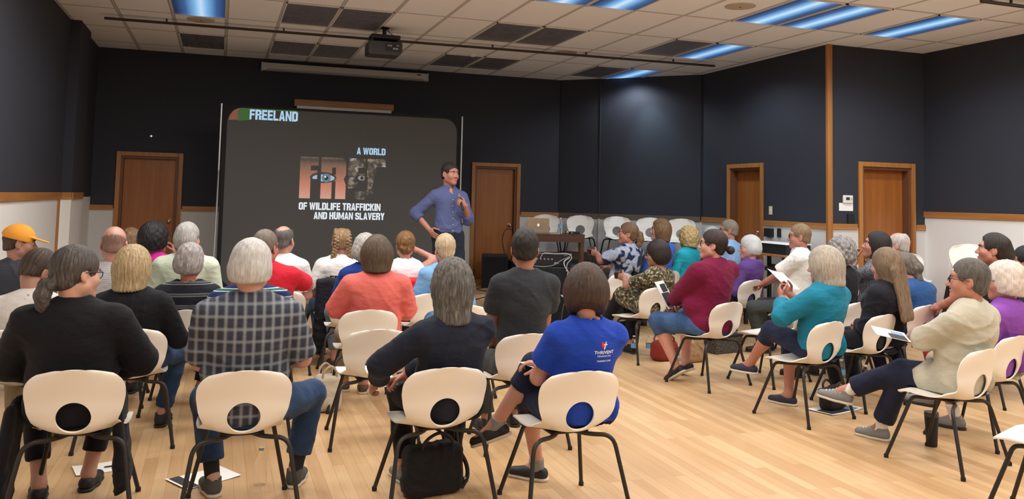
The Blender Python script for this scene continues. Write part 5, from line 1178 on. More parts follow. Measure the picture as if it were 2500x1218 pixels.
    tot = x - gap; return [(a / tot * w, b2 * h) for a, b2 in V], F, WI
def word(txt, x0, x1, z0, z1, m):
    P2, F, WI = block_letters(txt, x1 - x0, z1 - z0)
    for wd in sorted(set(WI)):                     # every word a part of its own
        V, F2 = [], []
        for f, i in zip(F, WI):
            if i == wd: F2.append(list(range(len(V), len(V) + len(f)))); V += [(x0 + P2[k2][0], z0 + P2[k2][1]) for k2 in f]
        slide('slide_lettering', V, F2, m, 2)
pl = [(.06, 2.639), (.075, 2.70), (.115, 2.765), (.165, 2.80), (.225, 2.815), (.175, 2.765), (.184, 2.645)]
slide('slide_emblem', pl, [list(range(len(pl)))], emit('slide_orange', (140, 84, 66), .8))
pl = [(.174, 2.765), (.215, 2.815), (.985, 2.815), (.985, 2.80), (.60, 2.795), (.345, 2.80), (.343, 2.652), (.186, 2.632)]
slide('slide_emblem', pl, [list(range(len(pl)))], emit('slide_green', (62, 104, 52), .75))
word('FREELAND', .337, .987, 2.660, 2.800, M_LET); word('A WORLD', 1.832, 2.247, 2.232, 2.330, M_LET); word('OF WILDLIFE TRAFFICKIN', 1.048, 2.20, 1.425, 1.528, M_LETW); word('AND HUMAN SLAVERY', 1.259, 2.262, 1.295, 1.396, M_LETW)
def eye_mat():
    t = NT('slide_eyes'); p = t.coord('Object'); X = t.sep(p)
    nz = t.noise(p, 15, 3, .55); nb = t.noise(p, 6, 3)
    gz = t.math('MULTIPLY', t.math('SUBTRACT', X[2], 1.58), 1.68)                      # 0 at the bottom, 1 at the top
    skin = t.ramp(t.math('ADD', gz, t.math('MULTIPLY', t.math('SUBTRACT', nz, .5), .12)), [(0, srgb(214, 158, 138)), (.35, srgb(196, 122, 100)), (.62, srgb(150, 100, 80)), (.8, srgb(122, 88, 70)), (.93, srgb(60, 52, 46)), (1, srgb(104, 92, 80))])
    def ellipse(cx, cz, rx, rz):
        a = t.math('DIVIDE', t.math('SUBTRACT', X[0], cx), rx); b2 = t.math('DIVIDE', t.math('SUBTRACT', X[2], cz), rz)
        return t.math('SQRT', t.math('ADD', t.math('MULTIPLY', a, a), t.math('MULTIPLY', b2, b2)))
    lid = ellipse(1.37, 1.884, .185, .078); c = t.mix(t.math('LESS_THAN', lid, 1.0), skin, srgb(66, 48, 42)); wh = ellipse(1.375, 1.878, .155, .050); c = t.mix(t.math('LESS_THAN', wh, 1.0), c, srgb(158, 184, 210))
    ir = ellipse(1.413, 1.878, .062, .064); c = t.mix(t.math('LESS_THAN', ir, 1.0), c, srgb(92, 122, 132)); c = t.mix(t.math('LESS_THAN', ir, .45), c, srgb(22, 24, 28))
    gl = ellipse(1.398, 1.895, .014, .014); c = t.mix(t.math('LESS_THAN', gl, 1.0), c, srgb(230, 238, 246))
    fur = t.ramp(nz, [(.36, srgb(46, 42, 40)), (.47, srgb(96, 84, 68)), (.58, srgb(150, 130, 104)), (.7, srgb(160, 200, 228))]); fur = t.mix(t.ramp(nb, [(.45, (0, 0, 0, 1)), (.6, (1, 1, 1, 1))]), fur, srgb(44, 42, 42))
    e2 = ellipse(1.913, 1.893, .09, .05); fur = t.mix(t.math('LESS_THAN', e2, 1.0), fur, srgb(30, 30, 34)); e3 = ellipse(1.915, 1.893, .055, .036); fur = t.mix(t.math('LESS_THAN', e3, 1.0), fur, srgb(150, 146, 132)); e4 = ellipse(1.918, 1.893, .022, .026); fur = t.mix(t.math('LESS_THAN', e4, 1.0), fur, srgb(24, 24, 28))
    c = t.mix(t.math('GREATER_THAN', X[0], 1.70), c, fur)
    t.b.inputs['Base Color'].default_value = (.02, .02, .02, 1); t.L.new(c, t.b.inputs['Emission Color']); t.b.inputs['Emission Strength'].default_value = .95
    return t.m
M_EYES = eye_mat(); Z0, Z1 = 1.585, 2.172
def blocks(rects): 
    V, F = [], []
    for q in rects: F.append(list(range(len(V), len(V) + len(q)))); V += q
    slide('slide_picture_letter', V, F, M_EYES)
R4 = lambda x0, x1, z0, z1: [(x0, z0), (x1, z0), (x1, z1), (x0, z1)]
blocks([R4(1.045, 1.195, Z0, Z1), R4(1.195, 1.30, 2.05, Z1), R4(1.195, 1.285, 1.86, 1.98)])
blocks([R4(1.338, 1.492, Z0, Z1), [(1.492, 2.03), (1.60, 2.03), (1.69, 2.05), (1.68, 2.13), (1.63, Z1), (1.492, Z1)], [(1.545, 1.93), (1.69, 1.93), (1.69, 2.05), (1.60, 2.03), (1.545, 2.03)], [(1.492, 1.83), (1.66, 1.87), (1.69, 1.93), (1.545, 1.93), (1.492, 1.92)], [(1.545, Z0), (1.69, Z0), (1.69, 1.79), (1.66, 1.87), (1.545, 1.84)]])
blocks([R4(1.72, 1.86, 1.74, Z1), R4(1.86, 1.965, 2.04, Z1), R4(1.86, 1.955, 1.82, 1.95), R4(1.83, 1.965, Z0, 1.70)])
blocks([R4(1.99, 2.12, 1.90, Z1), R4(2.12, 2.258, 2.06, Z1), R4(1.99, 2.09, Z0, 1.72), [(2.0, 1.72), (2.06, 1.74), (2.10, 1.90), (2.0, 1.90)]])

pj = empty('projector', (1.86, 10.44, CEIL)); tag(pj, 'black projector hanging from the ceiling on a short pole', 'projector')
M_PROJ = mat('projector_grey', srgb(58, 54, 52), .5); M_PBLK = mat('projector_black', srgb(26, 25, 28), .5); M_PORT = mat('projector_ports', srgb(150, 150, 156), .4)
MB().lathe([(0, 0), (.06, 0), (.06, -.012), (.024, -.016), (.024, -.115), (0, -.115)], (0, 0, 0), 20).build('mount_pole', M_PBLK, pj, True)
b = MB(); b.box((0, 0, -.135), (.36, .26, .05), None, .006); b.box((-.165, 0, -.165), (.03, .2, .05)); b.box((.16, 0, -.165), (.03, .2, .05)); b.build('mount_plate', M_PBLK, pj)
b = MB(); b.prism([(-.205, -.20), (.19, -.20), (.205, -.22), (.205, -.325), (.17, -.365), (-.20, -.365), (-.215, -.34), (-.215, -.22)], -.15, .15); b.build('housing', M_PROJ, pj)
b = MB(); b.box((.085, -.152, -.27), (.19, .006, .10)); pt = b.build('port_panel', M_PBLK, pj)
b = MB()
for x, z, w in ((.03, -.25, .02), (.06, -.25, .02), (.10, -.285, .03), (.135, -.285, .03), (.135, -.245, .012), (.155, -.245, .012)): b.box((x, -.156, z), (w, .004, .02))
b.build('port', M_PORT, pt); MB().lathe([(0, .03), (.045, .03), (.05, 0), (0, 0)], (-.1, .15, -.28), 20, Matrix.Rotation(-PI / 2, 3, 'X')).build('lens', mat('lens_glass', srgb(40, 50, 70), .1), pj, True)
tubes('cable', [(bez([(.015, 0, 0), (.06, -.02, -.06), (.12, -.06, -.12)], 6), .005)], M_PBLK, pj)

sc = empty('screen_case', (1.85, 13.66, 3.62)); tag(sc, 'long white roll-up screen case mounted high on the dark wall', 'screen case')
M_CASE = mat('case_white', srgb(198, 196, 188), .45)
b = MB(); b.prism([(-1.31, -.055), (1.31, -.055), (1.31, .06), (-1.31, .06)], -.055, .07); b.build('housing', M_CASE, sc)
MB().box((0, -.058, -.045), (2.5, .012, .03), None, .004).build('slot', mat('case_grey', srgb(150, 150, 146), .5), sc)
for q in (-1, 1): MB().box((q * 1.32, 0, 0), (.025, .13, .13), None, .006).build('end_cap', M_CASE, sc)
MB().box((1.17, -.058, .03), (.06, .006, .018)).build('label_plate', M_PBLK, sc)
vl = empty('wooden_valance', (1.83, 13.66, 3.06)); tag(vl, 'brown wooden valance with a pale strip above the portable screen', 'valance')
MB().box((0, 0, .02), (1.58, .10, .11), None, .004).build('board', M_TRIM, vl); MB().box((0, -.052, -.055), (1.50, .03, .05)).build('strip', M_WHITE, vl)

M_TRK = mat('track_brown', srgb(62, 50, 44), .5)
def track(p0, p1, label):
    a, c = Vector(p0), Vector(p1); d = c - a; t = empty('ceiling_track', (a + c) / 2); t.rotation_euler = (0, 0, math.atan2(d.y, d.x)); tag(t, label, 'ceiling track', 'brown ceiling tracks')
    MB().box((0, 0, 0), (d.length, .034, .03), None, .003).build('rail', M_TRK, t)
    for i in range(6): MB().box((-d.length / 2 + d.length * (i + .5) / 6, 0, .03), (.02, .02, .04)).build('hanger', M_TRK, t)
track((-1.41, 11.07, CEIL - .055), (6.92, 10.87, CEIL - .055), 'long brown track crossing the whole ceiling behind the projector'); track((7.01, 6.26, CEIL - .055), (8.6, 6.27, CEIL - .055), 'short brown track at the top right corner of the ceiling')
M_GRILL = mat('speaker_grille', srgb(196, 184, 166), .7, bump=.6, bscale=400)
for x, y, lb in ((-.32, 10.94, 'round ceiling speaker behind the single lit light at left'), (4.59, 11.08, 'round ceiling speaker near the brown track at the centre right'), (5.16, 7.62, 'round ceiling speaker left of the paired lit lights at right')):
    t = empty('ceiling_speaker', (x, y, CEIL)); tag(t, lb, 'speaker', 'round ceiling speakers')
    MB().lathe([(0, -.012), (.13, -.013), (.16, -.006), (.165, 0), (0, 0)], seg=32).build('grille', M_GRILL, t, True); MB().lathe([(0, -.016), (.012, -.015), (.012, -.01), (0, -.01)], seg=10).build('badge', M_TRK, t)
sd = empty('smoke_detector', (3.43, 11.85, CEIL)); tag(sd, 'small white detector on the ceiling by the far dark panels', 'smoke detector'); MB().lathe([(0, -.035), (.03, -.034), (.045, -.02), (.055, -.006), (.055, 0), (0, 0)], seg=20).build('housing', M_WHITE, sd, True)
dt = MB().lathe([(0, .02), (.012, .016), (.016, .006), (.016, 0), (0, 0)], (-1.02, YB - .001, 2.46), 12, Matrix.Rotation(PI / 2, 3, 'X')).build('wall_led', mat('led_white', srgb(240, 240, 236), .2, emis=(1, 1, 1, 1), estr=.4), None, True); tag(dt, 'tiny bright white hook on the dark wall above the left door', 'LED')  # small LED dot, its glow put into the material

# ---- things on the right-hand walls
sw = empty('light_switch', (XR, 10.184, 1.563)); tag(sw, 'ivory light switch plate right of the third door', 'light switch'); M_IVORY = mat('ivory', srgb(220, 208, 176), .4)
MB().box((-.004, 0, 0), (.008, .075, .12), None, .003).build('plate', M_IVORY, sw); MB().box((-.012, 0, .004), (.012, .012, .026), None, .002).build('toggle', M_WHITE, sw)
th = empty('thermostat', (7.715, YR, 1.738)); tag(th, 'white thermostat on the dark wall beside the fourth door', 'thermostat')
MB().box((0, -.015, 0), (.155, .03, .105), None, .012).build('housing', M_WHITE, th); MB().box((-.012, -.032, .008), (.055, .006, .036)).build('display', mat('lcd', srgb(60, 66, 66), .2), th)
for i in range(2): MB().box((.04 + .018 * i, -.031, .004), (.012, .006, .03), None, .002).build('button', mat('button_grey', srgb(190, 190, 190), .5), th)
pp = empty('paper_notice', (7.697, YR, 1.638)); tag(pp, 'white paper notice taped under the thermostat', 'notice'); M_PAPER = mat('paper', srgb(240, 240, 238), .7); M_INK = mat('ink_grey', srgb(130, 130, 134), .8)
MB().box((0, -.002, 0), (.222, .003, .102)).build('sheet', M_PAPER, pp)
wp = MB().box((7.765, YR - .012, 1.485), (.10, .025, .13), None, .004).build('wall_panel', M_BLACK); tag(wp, 'small black box low on the dark wall beside the fourth door', 'wall box')
ob = empty('wall_speaker', (XR, 10.19, 1.25)); tag(ob, 'black square box on the white wall above the piano case', 'wall box'); MB().box((-.03, 0, 0), (.06, .16, .12), None, .006).build('box', M_BLACK, ob); MB().box((-.062, 0, 0), (.006, .13, .09)).build('grille', M_PBLK, ob)
o2 = MB().box((XR - .012, 9.98, 1.255), (.024, .07, .12), None, .004).build('wall_socket', M_BLACK); tag(o2, 'narrow black plate on the white wall, right of the square black box', 'wall plate')

# ---- corner stage: table with laptop, five chairs
def rel(o, c, a): o.location = c; o.rotation_euler = (0, 0, a); return o
TA = math.radians(-19); TC = Vector((4.83, 11.94, STAGE)); TH = 1.135 - STAGE
M_TABLE = wood_mat('table_wood', srgb(78, 48, 34), srgb(108, 68, 46), .4, 'X', .8)
tb = empty('wooden_table', TC, TA); tag(tb, 'low brown wooden table on the corner stage, holding the laptop', 'table')
MB().box((0, 0, TH - .012), (.86, .50, .024), None, .004).build('tabletop', M_TABLE, tb)
b = MB()
for q in (-1, 1): b.box((0, q * .235, TH - .07), (.84, .022, .095)); b.box((q * .415, 0, TH - .07), (.022, .47, .095))
b.build('apron', M_TABLE, tb)
for sx in (-1, 1):
    for sy in (-1, 1): MB().box((sx * .395, sy * .21, (TH - .02) / 2), (.05, .05, TH - .02), None, .003).build('leg', M_TABLE, tb)
Rz = Matrix.Rotation(TA, 3, 'Z')
def on_table(x, y, z=0): return TC + Rz @ Vector((x, y, TH + z))
lp = empty('laptop', on_table(-.262, -.06), TA); tag(lp, 'open silver laptop with a lit logo on its lid, on the wooden table', 'laptop'); M_LAP = mat('laptop_alu', srgb(196, 176, 150), .35, .55)
MB().box((0, .12, .008), (.33, .22, .015), None, .004).build('base', M_LAP, lp)
Ml = Matrix.Translation((0, .005, .016)) @ Matrix.Rotation(math.radians(6), 4, 'X')
lid = MB().box((0, 0, .108), (.33, .008, .216), None, .004).build('lid', M_LAP, lp, M=Ml)
ap = []
for i in range(28):
    a = 2 * PI * i / 28; r = .0185 * (1 - .12 * math.cos(2 * a) - .10 * max(0, math.sin(a)) ** 8 + .02 * math.sin(a)); x, z = r * math.cos(a) * .98, r * math.sin(a) * 1.05
    dx, dz = x + .0225 if False else x - .0225, z - .002
    if dx * dx + dz * dz < .0085 ** 2: k2 = .0085 / math.hypot(dx, dz); x, z = .0225 + dx * k2, .002 + dz * k2
    ap.append((x, z))
M_LOGO = emit('logo_white', (246, 246, 246), 1.0)
from_py('logo', [Ml @ Vector((x, -.006, .108 + z)) for x, z in ap], [list(range(28))], M_LOGO, lid)
lf = [(.000, .021), (.003, .028), (.010, .032), (.009, .026), (.005, .022)]; from_py('logo', [Ml @ Vector((x, -.006, .108 + z)) for x, z in lf], [list(range(5))], M_LOGO, lid)
M_WATER = mat('clear_plastic', (.93, .96, .98, 1), .08, trans=1, ior=1.15, alpha=.55); M_LABELB = mat('label_blue', srgb(120, 176, 214), .5); M_CAPW = mat('cap_white', srgb(232, 232, 230), .5)
def bottle(c, label, h=.20, r=.033, lab=M_LABELB, cap=M_CAPW, rot=None, group='plastic water bottles'):
    t = empty('water_bottle', c); tag(t, label, 'bottle', group)
    if rot is not None: t.rotation_euler = rot
    MB().lathe([(0, .002), (r * .85, 0), (r, .008), (r, h * .30), (r * .94, h * .34), (r, h * .38), (r, h * .62), (r * .96, h * .68), (r * .55, h * .84), (r * .36, h * .90), (r * .36, h * .94), (0, h * .94)], seg=20).build('body', M_WATER, t, True)
    if lab: MB().lathe([(r + .0006, h * .36), (r + .0006, h * .60)], seg=20).build('label', lab, t, True)
    MB().lathe([(0, h * .93), (r * .42, h * .93), (r * .42, h), (0, h)], seg=14).build('bottle_cap', cap, t, True)
    return t
bottle(on_table(.075, -.05), 'water bottle with blue label on the wooden table beside the laptop', .24, .034)
dv = empty('receiver_box', on_table(.285, -.12), TA); tag(dv, 'flat black receiver on the right end of the wooden table', 'receiver'); MB().box((0, 0, .02), (.15, .11, .038), None, .006).build('body', M_BLACK, dv); MB().box((-.045, -.057, .02), (.03, .004, .015)).build('display', M_PORT, dv)
cm = empty('small_camera', on_table(.175, -.13), TA); tag(cm, 'small dark gadget with a silver ring left of the black receiver', 'gadget'); MB().box((0, 0, .024), (.06, .045, .046), None, .008).build('body', M_BLACK, cm); MB().lathe([(.018, 0), (.02, .012), (.012, .014), (0, .012)], (0, -.022, .026), 14, Matrix.Rotation(PI / 2, 3, 'X')).build('ring', M_BRASS, cm, True)
ps = MB().box((0, 0, .002), (.14, .10, .003)).build('paper_sheet', M_PAPER); rel(ps, on_table(-.02, -.16), TA + .2); tag(ps, 'white paper sheets between the laptop and the water bottle', 'paper')
for x, y, rz, lb in ((5.24, 13.40, 160, 'white chair on the stage, leftmost, behind the laptop'), (5.78, 13.16, 154, 'white chair on the stage, second from the left, behind the black receiver'), (6.24, 12.72, 162, 'middle chair of the row on the stage, left of the ponytail'), (6.60, 12.22, 150, 'white chair on the stage behind the smooth brown bob'), (6.92, 11.78, 140, 'white chair on the stage, rightmost, behind the curly blond hair')):
    chair_top(x, y, rz, lb, z=STAGE)
# ---- black gear in front of the stage
sb = empty('loudspeaker_box', (4.30, 13.25, DAIS), math.radians(-16)); tag(sb, 'black loudspeaker box standing before the second door', 'loudspeaker')
MB().box((0, 0, .265), (.42, .38, .53), None, .012).build('cabinet', M_BLACK, sb); MB().box((0, -.193, .26), (.38, .006, .47)).build('grille', mat('grille_black', srgb(22, 22, 27), .8, bump=.5, bscale=500), sb)
GA_ = math.radians(-19); GC = Vector((4.33, 10.72, 0)); Rg = Matrix.Rotation(GA_, 3, 'Z')
gt = empty('folding_table', GC, GA_); tag(gt, 'black folding table carrying the sound mixer, before the stage', 'table')
MB().box((0, 0, .735), (.74, .5, .03), None, .006).build('tabletop', mat('table_black', srgb(30, 30, 33), .35), gt)
for q in (-1, 1):
    for e in (-1, 1): MB().tube([(q * .33, e * .2, .72), (q * .33, -e * .2, .01)], .013, 8).build('leg', M_STEEL, gt, True)
MB().box((0, -.245, .36), (.72, .006, .70)).build('skirt', mat('skirt_black', srgb(26, 26, 30), .9), gt)
mx = empty('mixer_case', GC + Rg @ Vector((-.06, .02, .75)), GA_); tag(mx, 'black sound mixer case with white cables on the folding table', 'mixer')
MB().box((0, 0, .085), (.56, .36, .17), None, .008).build('case', M_BLACK, mx); MB().box((0, -.178, .172), (.56, .012, .008)).build('edge_strip', mat('edge_grey', srgb(150, 150, 150), .4, .6), mx)
pn = MB().box((0, -.182, .085), (.50, .006, .13)).build('panel', M_PBLK, mx); b = MB()
for i in range(5): b.lathe([(0, .008), (.01, .008), (.012, 0), (0, 0)], (-.18 + .05 * i, -.186, .10), 10, Matrix.Rotation(PI / 2, 3, 'X'))
b.box((.08, -.187, .05), (.06, .004, .02)); b.build('sockets', M_PORT, pn)
M_CAB = mat('cable_white', srgb(206, 206, 202), .5); M_CABG = mat('cable_grey', srgb(130, 132, 136), .5)
def cable(name, pts, r, m, label): o = MB().tube(bez([GC + Rg @ Vector(p) for p in pts], 7), r, 6).build(name, m, None, True); tag(o, label, 'cable', 'cables on the mixer'); return o
cable('audio_cable', [(-.33, -.20, .79), (-.25, -.27, .762), (-.05, -.265, .77), (.08, -.22, .84), (.20, -.20, .90), (.21, -.21, .93), (.12, -.20, .90)], .006, M_CABG, 'grey cable sweeping across the front of the mixer case')
cable('power_cable', [(.20, -.19, .88), (.12, -.25, .83), (.13, -.262, .76), (.17, -.262, .70), (.16, -.262, .62), (.18, -.265, .52), (.20, -.265, .45)], .007, M_CAB, 'white cable hanging down from the mixer over the table front')
cable('signal_cable', [(-.20, -.185, .86), (-.15, -.22, .93), (.0, -.22, .925), (.16, -.22, .93), (.22, -.23, .88), (.16, -.265, .80), (.15, -.265, .70)], .005, M_CAB, 'thin white cable looping over the mixer front')
dc = MB().tube(bez([(4.42, 13.1, .75), (4.38, 13.12, .95), (4.44, 13.2, 1.10), (4.58, 13.35, 1.14), (4.72, 13.5, 1.05), (4.80, 13.55, .75)], 8), .007, 6).build('microphone_cable', M_PBLK, None, True); tag(dc, 'black cable arching up behind the loudspeaker box', 'cable', 'cables on the mixer')
ct = MB().tube(bez([(3.5, 11.6, .206), (3.8, 12.0, .206), (4.0, 12.4, .206), (3.9, 12.9, .206), (4.2, 13.2, .206)], 8), .006, 6).build('floor_cable', M_PBLK, None, True); tag(ct, 'black cable lying on the dais floor by the loudspeaker', 'cable', 'cables on the mixer')
chair(4.28, 9.72, -14, 'empty white chair before the folding table, only its top rim showing')
# ---- tall stand with a piano case by the right wall
kt = empty('keyboard_stand', (7.10, 9.62, 0)); tag(kt, 'tall black stand with a wooden edge against the right wall', 'stand')
MB().box((0, 0, .985), (.46, .98, .03), None, .004).build('top_board', M_TRIM, kt)
for sx in (-1, 1):
    for sy in (-1, 1): MB().box((sx * .19, sy * .42, .485), (.045, .045, .97), None, .003).build('leg', M_STEEL, kt)
b = MB(); b.box((-.19, 0, .80), (.03, .84, .05)); b.box((.19, 0, .80), (.03, .84, .05)); b.box((0, .42, .5), (.38, .03, .04)); b.box((0, -.42, .5), (.38, .03, .04)); b.build('crossbar', M_STEEL, kt)
kc = empty('piano_case', (7.10, 9.62, 1.0)); tag(kc, 'long black case with a white cloth on top, on the tall stand', 'case'); MB().box((0, 0, .065), (.38, .92, .13), None, .008).build('case', M_BLACK, kc); MB().box((0, 0, .134), (.40, .94, .008), None, .003).build('cloth', M_PAPER, kc)
bottle((7.00, 9.90, 1.138), 'small clear bottle standing on the white cloth of the black case', .14, .03, None)

# ---- stacked spare chairs by the right wall
names = ['bottom', 'second', 'third', 'fourth', 'fifth', 'sixth', 'topmost']
for (x, y, rz, n, nm) in ((8.22, 8.48, 150, 5, 'left'), (8.42, 7.70, 140, 7, 'right')):
    for i in range(n):
        nn = names[i] if i < n - 1 else 'topmost'; a = math.radians(rz)
        chair(x - math.sin(a) * .012 * i, y + math.cos(a) * .012 * i, rz, '%s white chair of the %s stack by the right wall' % (nn, nm), z=.076 * i, group='spare chairs stacked by the right wall')
chair(4.21, 3.37, 24, 'empty white chair cut off at the lower right corner'); chair(4.93, 6.81, 20, 'empty white chair with its bare seat showing beside the teal top')

# ---- clothes hung on chairs
def drape(name, c, rz, w, z0, z1, m, label, cat, seed, th=.05):
    a = math.radians(rz); S = SD(.03); S.rbox((0, -.268, (z0 + z1) / 2), (w / 2, th, (z1 - z0) / 2), None, .04); S.rbox((0, -.215, (z1 + .50) / 2), (w / 2 * .95, .03, (z1 - .50) / 2), None, .025)
    v, f = S.mesh(.011, fold_noise(.009, seed, 1.4), relax=2); o = mesh_np(name, v, f, m); o.location = (c[0], c[1], 0); o.rotation_euler = (0, 0, a); tag(o, label, cat); return o
drape('jacket', (1.17, 8.69), 0, .52, .16, .83, C('hung_black', (32, 32, 38)), 'black jacket hung over the chair back below the braids', 'jacket', 3)
drape('garment', (1.82, 8.67), 0, .48, .40, .83, C('hung_red', (214, 48, 48)), 'red garment hung over the chair under the white sleeveless top', 'garment', 8)
# ---- on the floor
def handbag(c, rz, size, m, label, cat='bag', handle=True, hm=None, seed=2, name='handbag'):
    t = empty(name, c, math.radians(rz)); tag(t, label, cat); w, d2, h = size; S = SD(.03)
    S.rbox((0, 0, h * .5), (w / 2, d2 / 2, h / 2), None, min(d2, h) * .3); S.ell((0, 0, h * .35), (w * .52, d2 * .6, h * .4), k=.04); S.plane((0, 0, .004), (0, 0, -1))
    v, f = S.mesh(.0075, fold_noise(.006, seed, 1.6), relax=1); mesh_np('body', v, f, m, t)
    if handle:
        for q in (-1, 1): MB().tube(bez([(-w * .28, q * d2 * .3, h * .82), (-w * .24, q * d2 * .42, h * 1.12), (0, q * d2 * .48, h * 1.28), (w * .24, q * d2 * .42, h * 1.12), (w * .28, q * d2 * .3, h * .82)], 6), .009, 8).build('handle', hm or M_BLACK, t, True)
    return t
bg = handbag((1.19, 4.70, 0), 12, (.34, .15, .27), C('bag_black', (30, 30, 34)), 'black shoulder bag on the floor under the nearest chair at centre', seed=4); MB().tube(bez([(.16, 0, .22), (.20, -.02, .14), (.205, -.03, .07), (.16, -.05, .02)], 6), .012, 8).build('strap', M_BLACK, bg, True)
MB().box((.195, -.03, .055), (.03, .02, .03), None, .004).build('buckle', M_ALU, bg)
handbag((4.47, 7.95, 0), 20, (.30, .17, .20), C('bag_red', (132, 48, 36)), 'reddish leather handbag on the floor beyond the burgundy top', hm=mat('strap_red', srgb(120, 44, 34), .5))
handbag((4.74, 7.80, 0), 15, (.20, .13, .24), C('bag_tan', (172, 142, 106), 'speckle', c2=(150, 118, 84)), 'tan woven bag on the floor right of the reddish handbag', hm=SH_TAN, seed=6)
bx = empty('storage_box', (5.36, 8.24, 0), .2); tag(bx, 'dark patterned box on the floor behind the burgundy top', 'box'); MB().box((0, 0, .09), (.40, .24, .18), None, .008).build('box', C('box_dark', (40, 38, 38), 'speckle', c2=(110, 104, 92)), bx); MB().box((0, 0, .19), (.41, .25, .02), None, .004).build('lid', M_BLACK, bx)
handbag((4.80, 5.76, .004), 25, (.27, .13, .17), C('bag_charcoal', (40, 36, 36)), 'small black bag standing on papers behind the teal top', seed=7)
handbag((5.86, 6.80, 0), 30, (.30, .16, .22), C('bag_zebra', (96, 94, 94), 'speckle', c2=(192, 190, 186)), 'grey mottled handbag with black handles behind the teal top', seed=9)
handbag((.84, 6.66, 0), 10, (.20, .14, .27), C('bag_beige', (186, 176, 158)), 'pale beige tote on the floor right of the plaid shirt', hm=mat('strap_beige', srgb(170, 158, 138), .6), seed=11)
def sheet(c, rz, w, d2, label, pic=(), m=M_PAPER, tilt=None, cat='paper', name='paper'):
    t = empty(name, c); t.rotation_euler = tilt if tilt is not None else (0, 0, math.radians(rz)); tag(t, label, cat)
    b = MB(); n = 8
    for i in range(n):
        x0, x1 = -w / 2 + w * i / n, -w / 2 + w * (i + 1) / n; zf = lambda x: .003 + .006 * (abs(x) / w * 2) ** 3
        b.quad([(x0, -d2 / 2, zf(x0)), (x1, -d2 / 2, zf(x1)), (x1, d2 / 2, zf(x1)), (x0, d2 / 2, zf(x0))]); b.quad([(x0, d2 / 2, zf(x0) - .002), (x1, d2 / 2, zf(x1) - .002), (x1, -d2 / 2, zf(x1) - .002), (x0, -d2 / 2, zf(x0) - .002)])
    b.build('sheet', m, t)
    for x0, x1, y0, y1, mm in pic: MB().quad([(x0, y0, .0088), (x1, y0, .0088), (x1, y1, .0088), (x0, y1, .0088)]).build('printed_panel', mm, t)
    return t
M_PRD = mat('print_dark', srgb(44, 44, 46), .6); M_PRB = mat('print_blue', srgb(132, 150, 190), .6)
sheet((-.02, 5.28, 0), 30, .34, .24, 'white paper with a dark printed strip on the floor left of the plaid shirt', [(-.155, -.09, -.11, .11, M_PRD)])
sheet((-.60, 5.62, 0), 15, .28, .20, 'white paper on the floor ahead of the black cardigan', [(.02, .12, -.02, .0, M_PRD)])
sheet((4.80, 5.74, 0), 18, .44, .24, 'white printed papers on the floor under the small black bag', [(-.2, .06, -.10, .04, M_PRD), (.06, .18, -.10, .06, M_PRB)])
bottle((.286, 5.09, 0), 'clear water bottle on the floor beside the legs of the plaid shirt', .205, .035, None, mat('cap_grey', srgb(150, 160, 168), .5))
bottle((4.44, 8.22, 0), 'water bottle on the floor left of the reddish handbag', .21, .036); bottle((4.30, 8.30, 0), 'second water bottle on the floor, farther left beside a chair leg', .20, .034)
bottle((5.56, 6.56, 0), 'water bottle on the floor behind the teal top', .22, .037); bottle((5.66, 6.36, 0), 'water bottle on the floor right of the grey mottled handbag', .20, .035)
tm = empty('tumbler', (4.75, 4.70, 0)); tag(tm, 'tall black travel tumbler on the floor under the pale khaki jacket', 'tumbler')
MB().lathe([(0, 0), (.034, 0), (.036, .01), (.040, .12), (.046, .20), (.047, .205), (0, .205)], seg=24).build('cup', M_BLACK, tm, True); MB().lathe([(.047, .205), (.048, .215), (.046, .235), (.03, .238), (0, .238)], seg=24).build('lid', mat('lid_smoke', srgb(70, 72, 76), .3), tm, True); MB().box((-.028, -.033, .165), (.03, .006, .012)).build('badge', M_PORT, tm)
# ---- held in hands
def Wp(root, face, v, zb=0):
    a = math.radians(face); return Vector((root[0] + math.cos(a) * v[0] - math.sin(a) * v[1], root[1] + math.sin(a) * v[0] + math.cos(a) * v[1], v[2] + zb))
M_WINE = mat('red_wine', srgb(70, 14, 22), .1)
def glass(c, label):
    t = empty('wine_cup', c); tag(t, label, 'cup', 'cups of red wine'); MB().lathe([(0, .0), (.032, 0), (.036, .012), (.046, .105), (.0475, .105), (.038, .010), (.033, -.002), (0, -.002)], seg=20).build('cup', M_WATER, t, True); MB().lathe([(0, .003), (.0315, .003), (.041, .068), (0, .068)], seg=20).build('wine', M_WINE, t, True)
glass(Wp((4.78, 9.55), 30, (-.035, .475, .955)), 'clear cup of red wine held by the person in the patterned blouse'); glass(Wp((4.37, 8.04), 22, (-.015, .475, .795)), 'clear cup of red wine held by the person in the camouflage print dress')
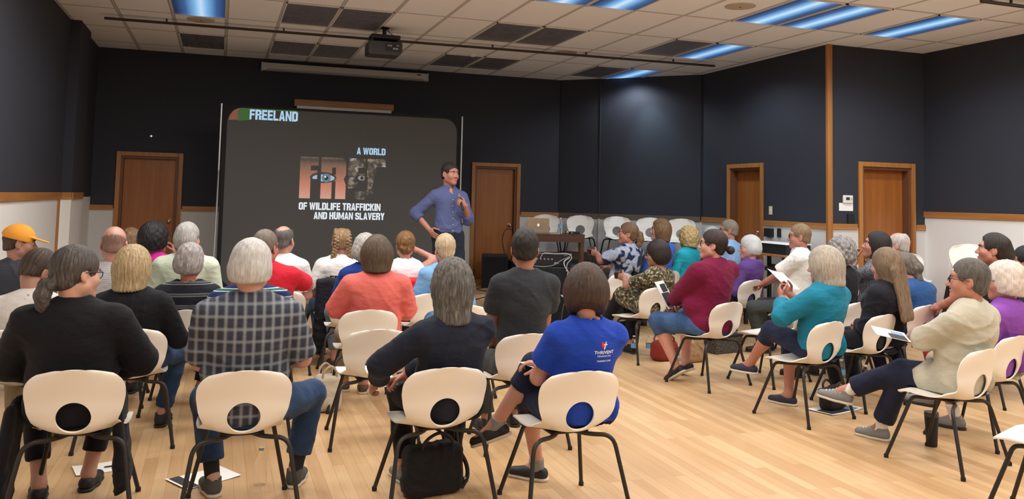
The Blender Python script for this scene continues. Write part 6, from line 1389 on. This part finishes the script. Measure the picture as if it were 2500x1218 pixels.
def held(root, face, v, tilt, w, d2, label, pic=()):
    c = Wp(root, face, v); return sheet(c, 0, w, d2, label, pic, tilt=(math.radians(tilt[0]), math.radians(tilt[1]), math.radians(face + tilt[2])))
held((4.28, 6.82), 19, (-.13, .40, .77), (60, 0, 20), .22, .28, 'white brochure with dark photos held by the person in burgundy', [(-.08, .10, -.11, .02, M_PRD), (-.02, .10, .03, .11, M_PRD)])
held((4.49, 5.57), 17, (.14, .42, 1.02), (38, 10, 10), .28, .21, 'white paper held up by the person in the teal top')
held((4.65, 4.36), 16, (-.10, .42, .765), (10, -4, 40), .30, .22, 'white flyer with a dark picture on the lap of the pale khaki jacket', [(-.13, .02, -.09, .02, M_PRD), (.02, .12, -.09, -.01, M_PRB)])
held((1.89, 4.30), 4, (-.17, .20, .725), (10, 0, 30), .16, .11, 'folded white paper in the hands of the person in royal blue')
bottle(Wp((1.22, 4.55), 0, (-.17, .30, .56)), 'small water bottle with blue label in the hands beside the dark navy shirt', .17, .030, mat('label_cyan', srgb(60, 160, 206), .5), rot=(.3, .5, 0))
held((1.22, 4.55), 0, (-.30, .28, .60), (30, 0, 20), .14, .10, 'folded white paper under the clasped hands at centre')
mc = empty('microphone', (0, 0, 0)); tag(mc, 'black handheld microphone held up to the chin of the standing speaker', 'microphone')
hL = spk['arms'][-1][2]; m0 = Wp((2.56, 9.72), 186, (hL[0] + .055, hL[1] + .045, hL[2] + .00), DAIS); hd = Wp((2.56, 9.72), 186, tuple(spk['HF'].p((0, .10, -.11))), DAIS); dr = (hd - m0).normalized(); mc.location = m0 - dr * .06; mc.rotation_mode = 'QUATERNION'; mc.rotation_quaternion = dr.to_track_quat('Z', 'Y')
MB().lathe([(0, 0), (.012, 0), (.0135, .02), (.017, .16), (0, .16)], seg=16).build('handle', M_BLACK, mc, True); MB().lathe([(.017, .16), (.024, .165), (.0265, .19), (.022, .212), (.010, .222), (0, .223)], seg=16).build('grille', mat('mic_grille', srgb(150, 150, 156), .4, .8, bump=.6, bscale=600), mc, True)
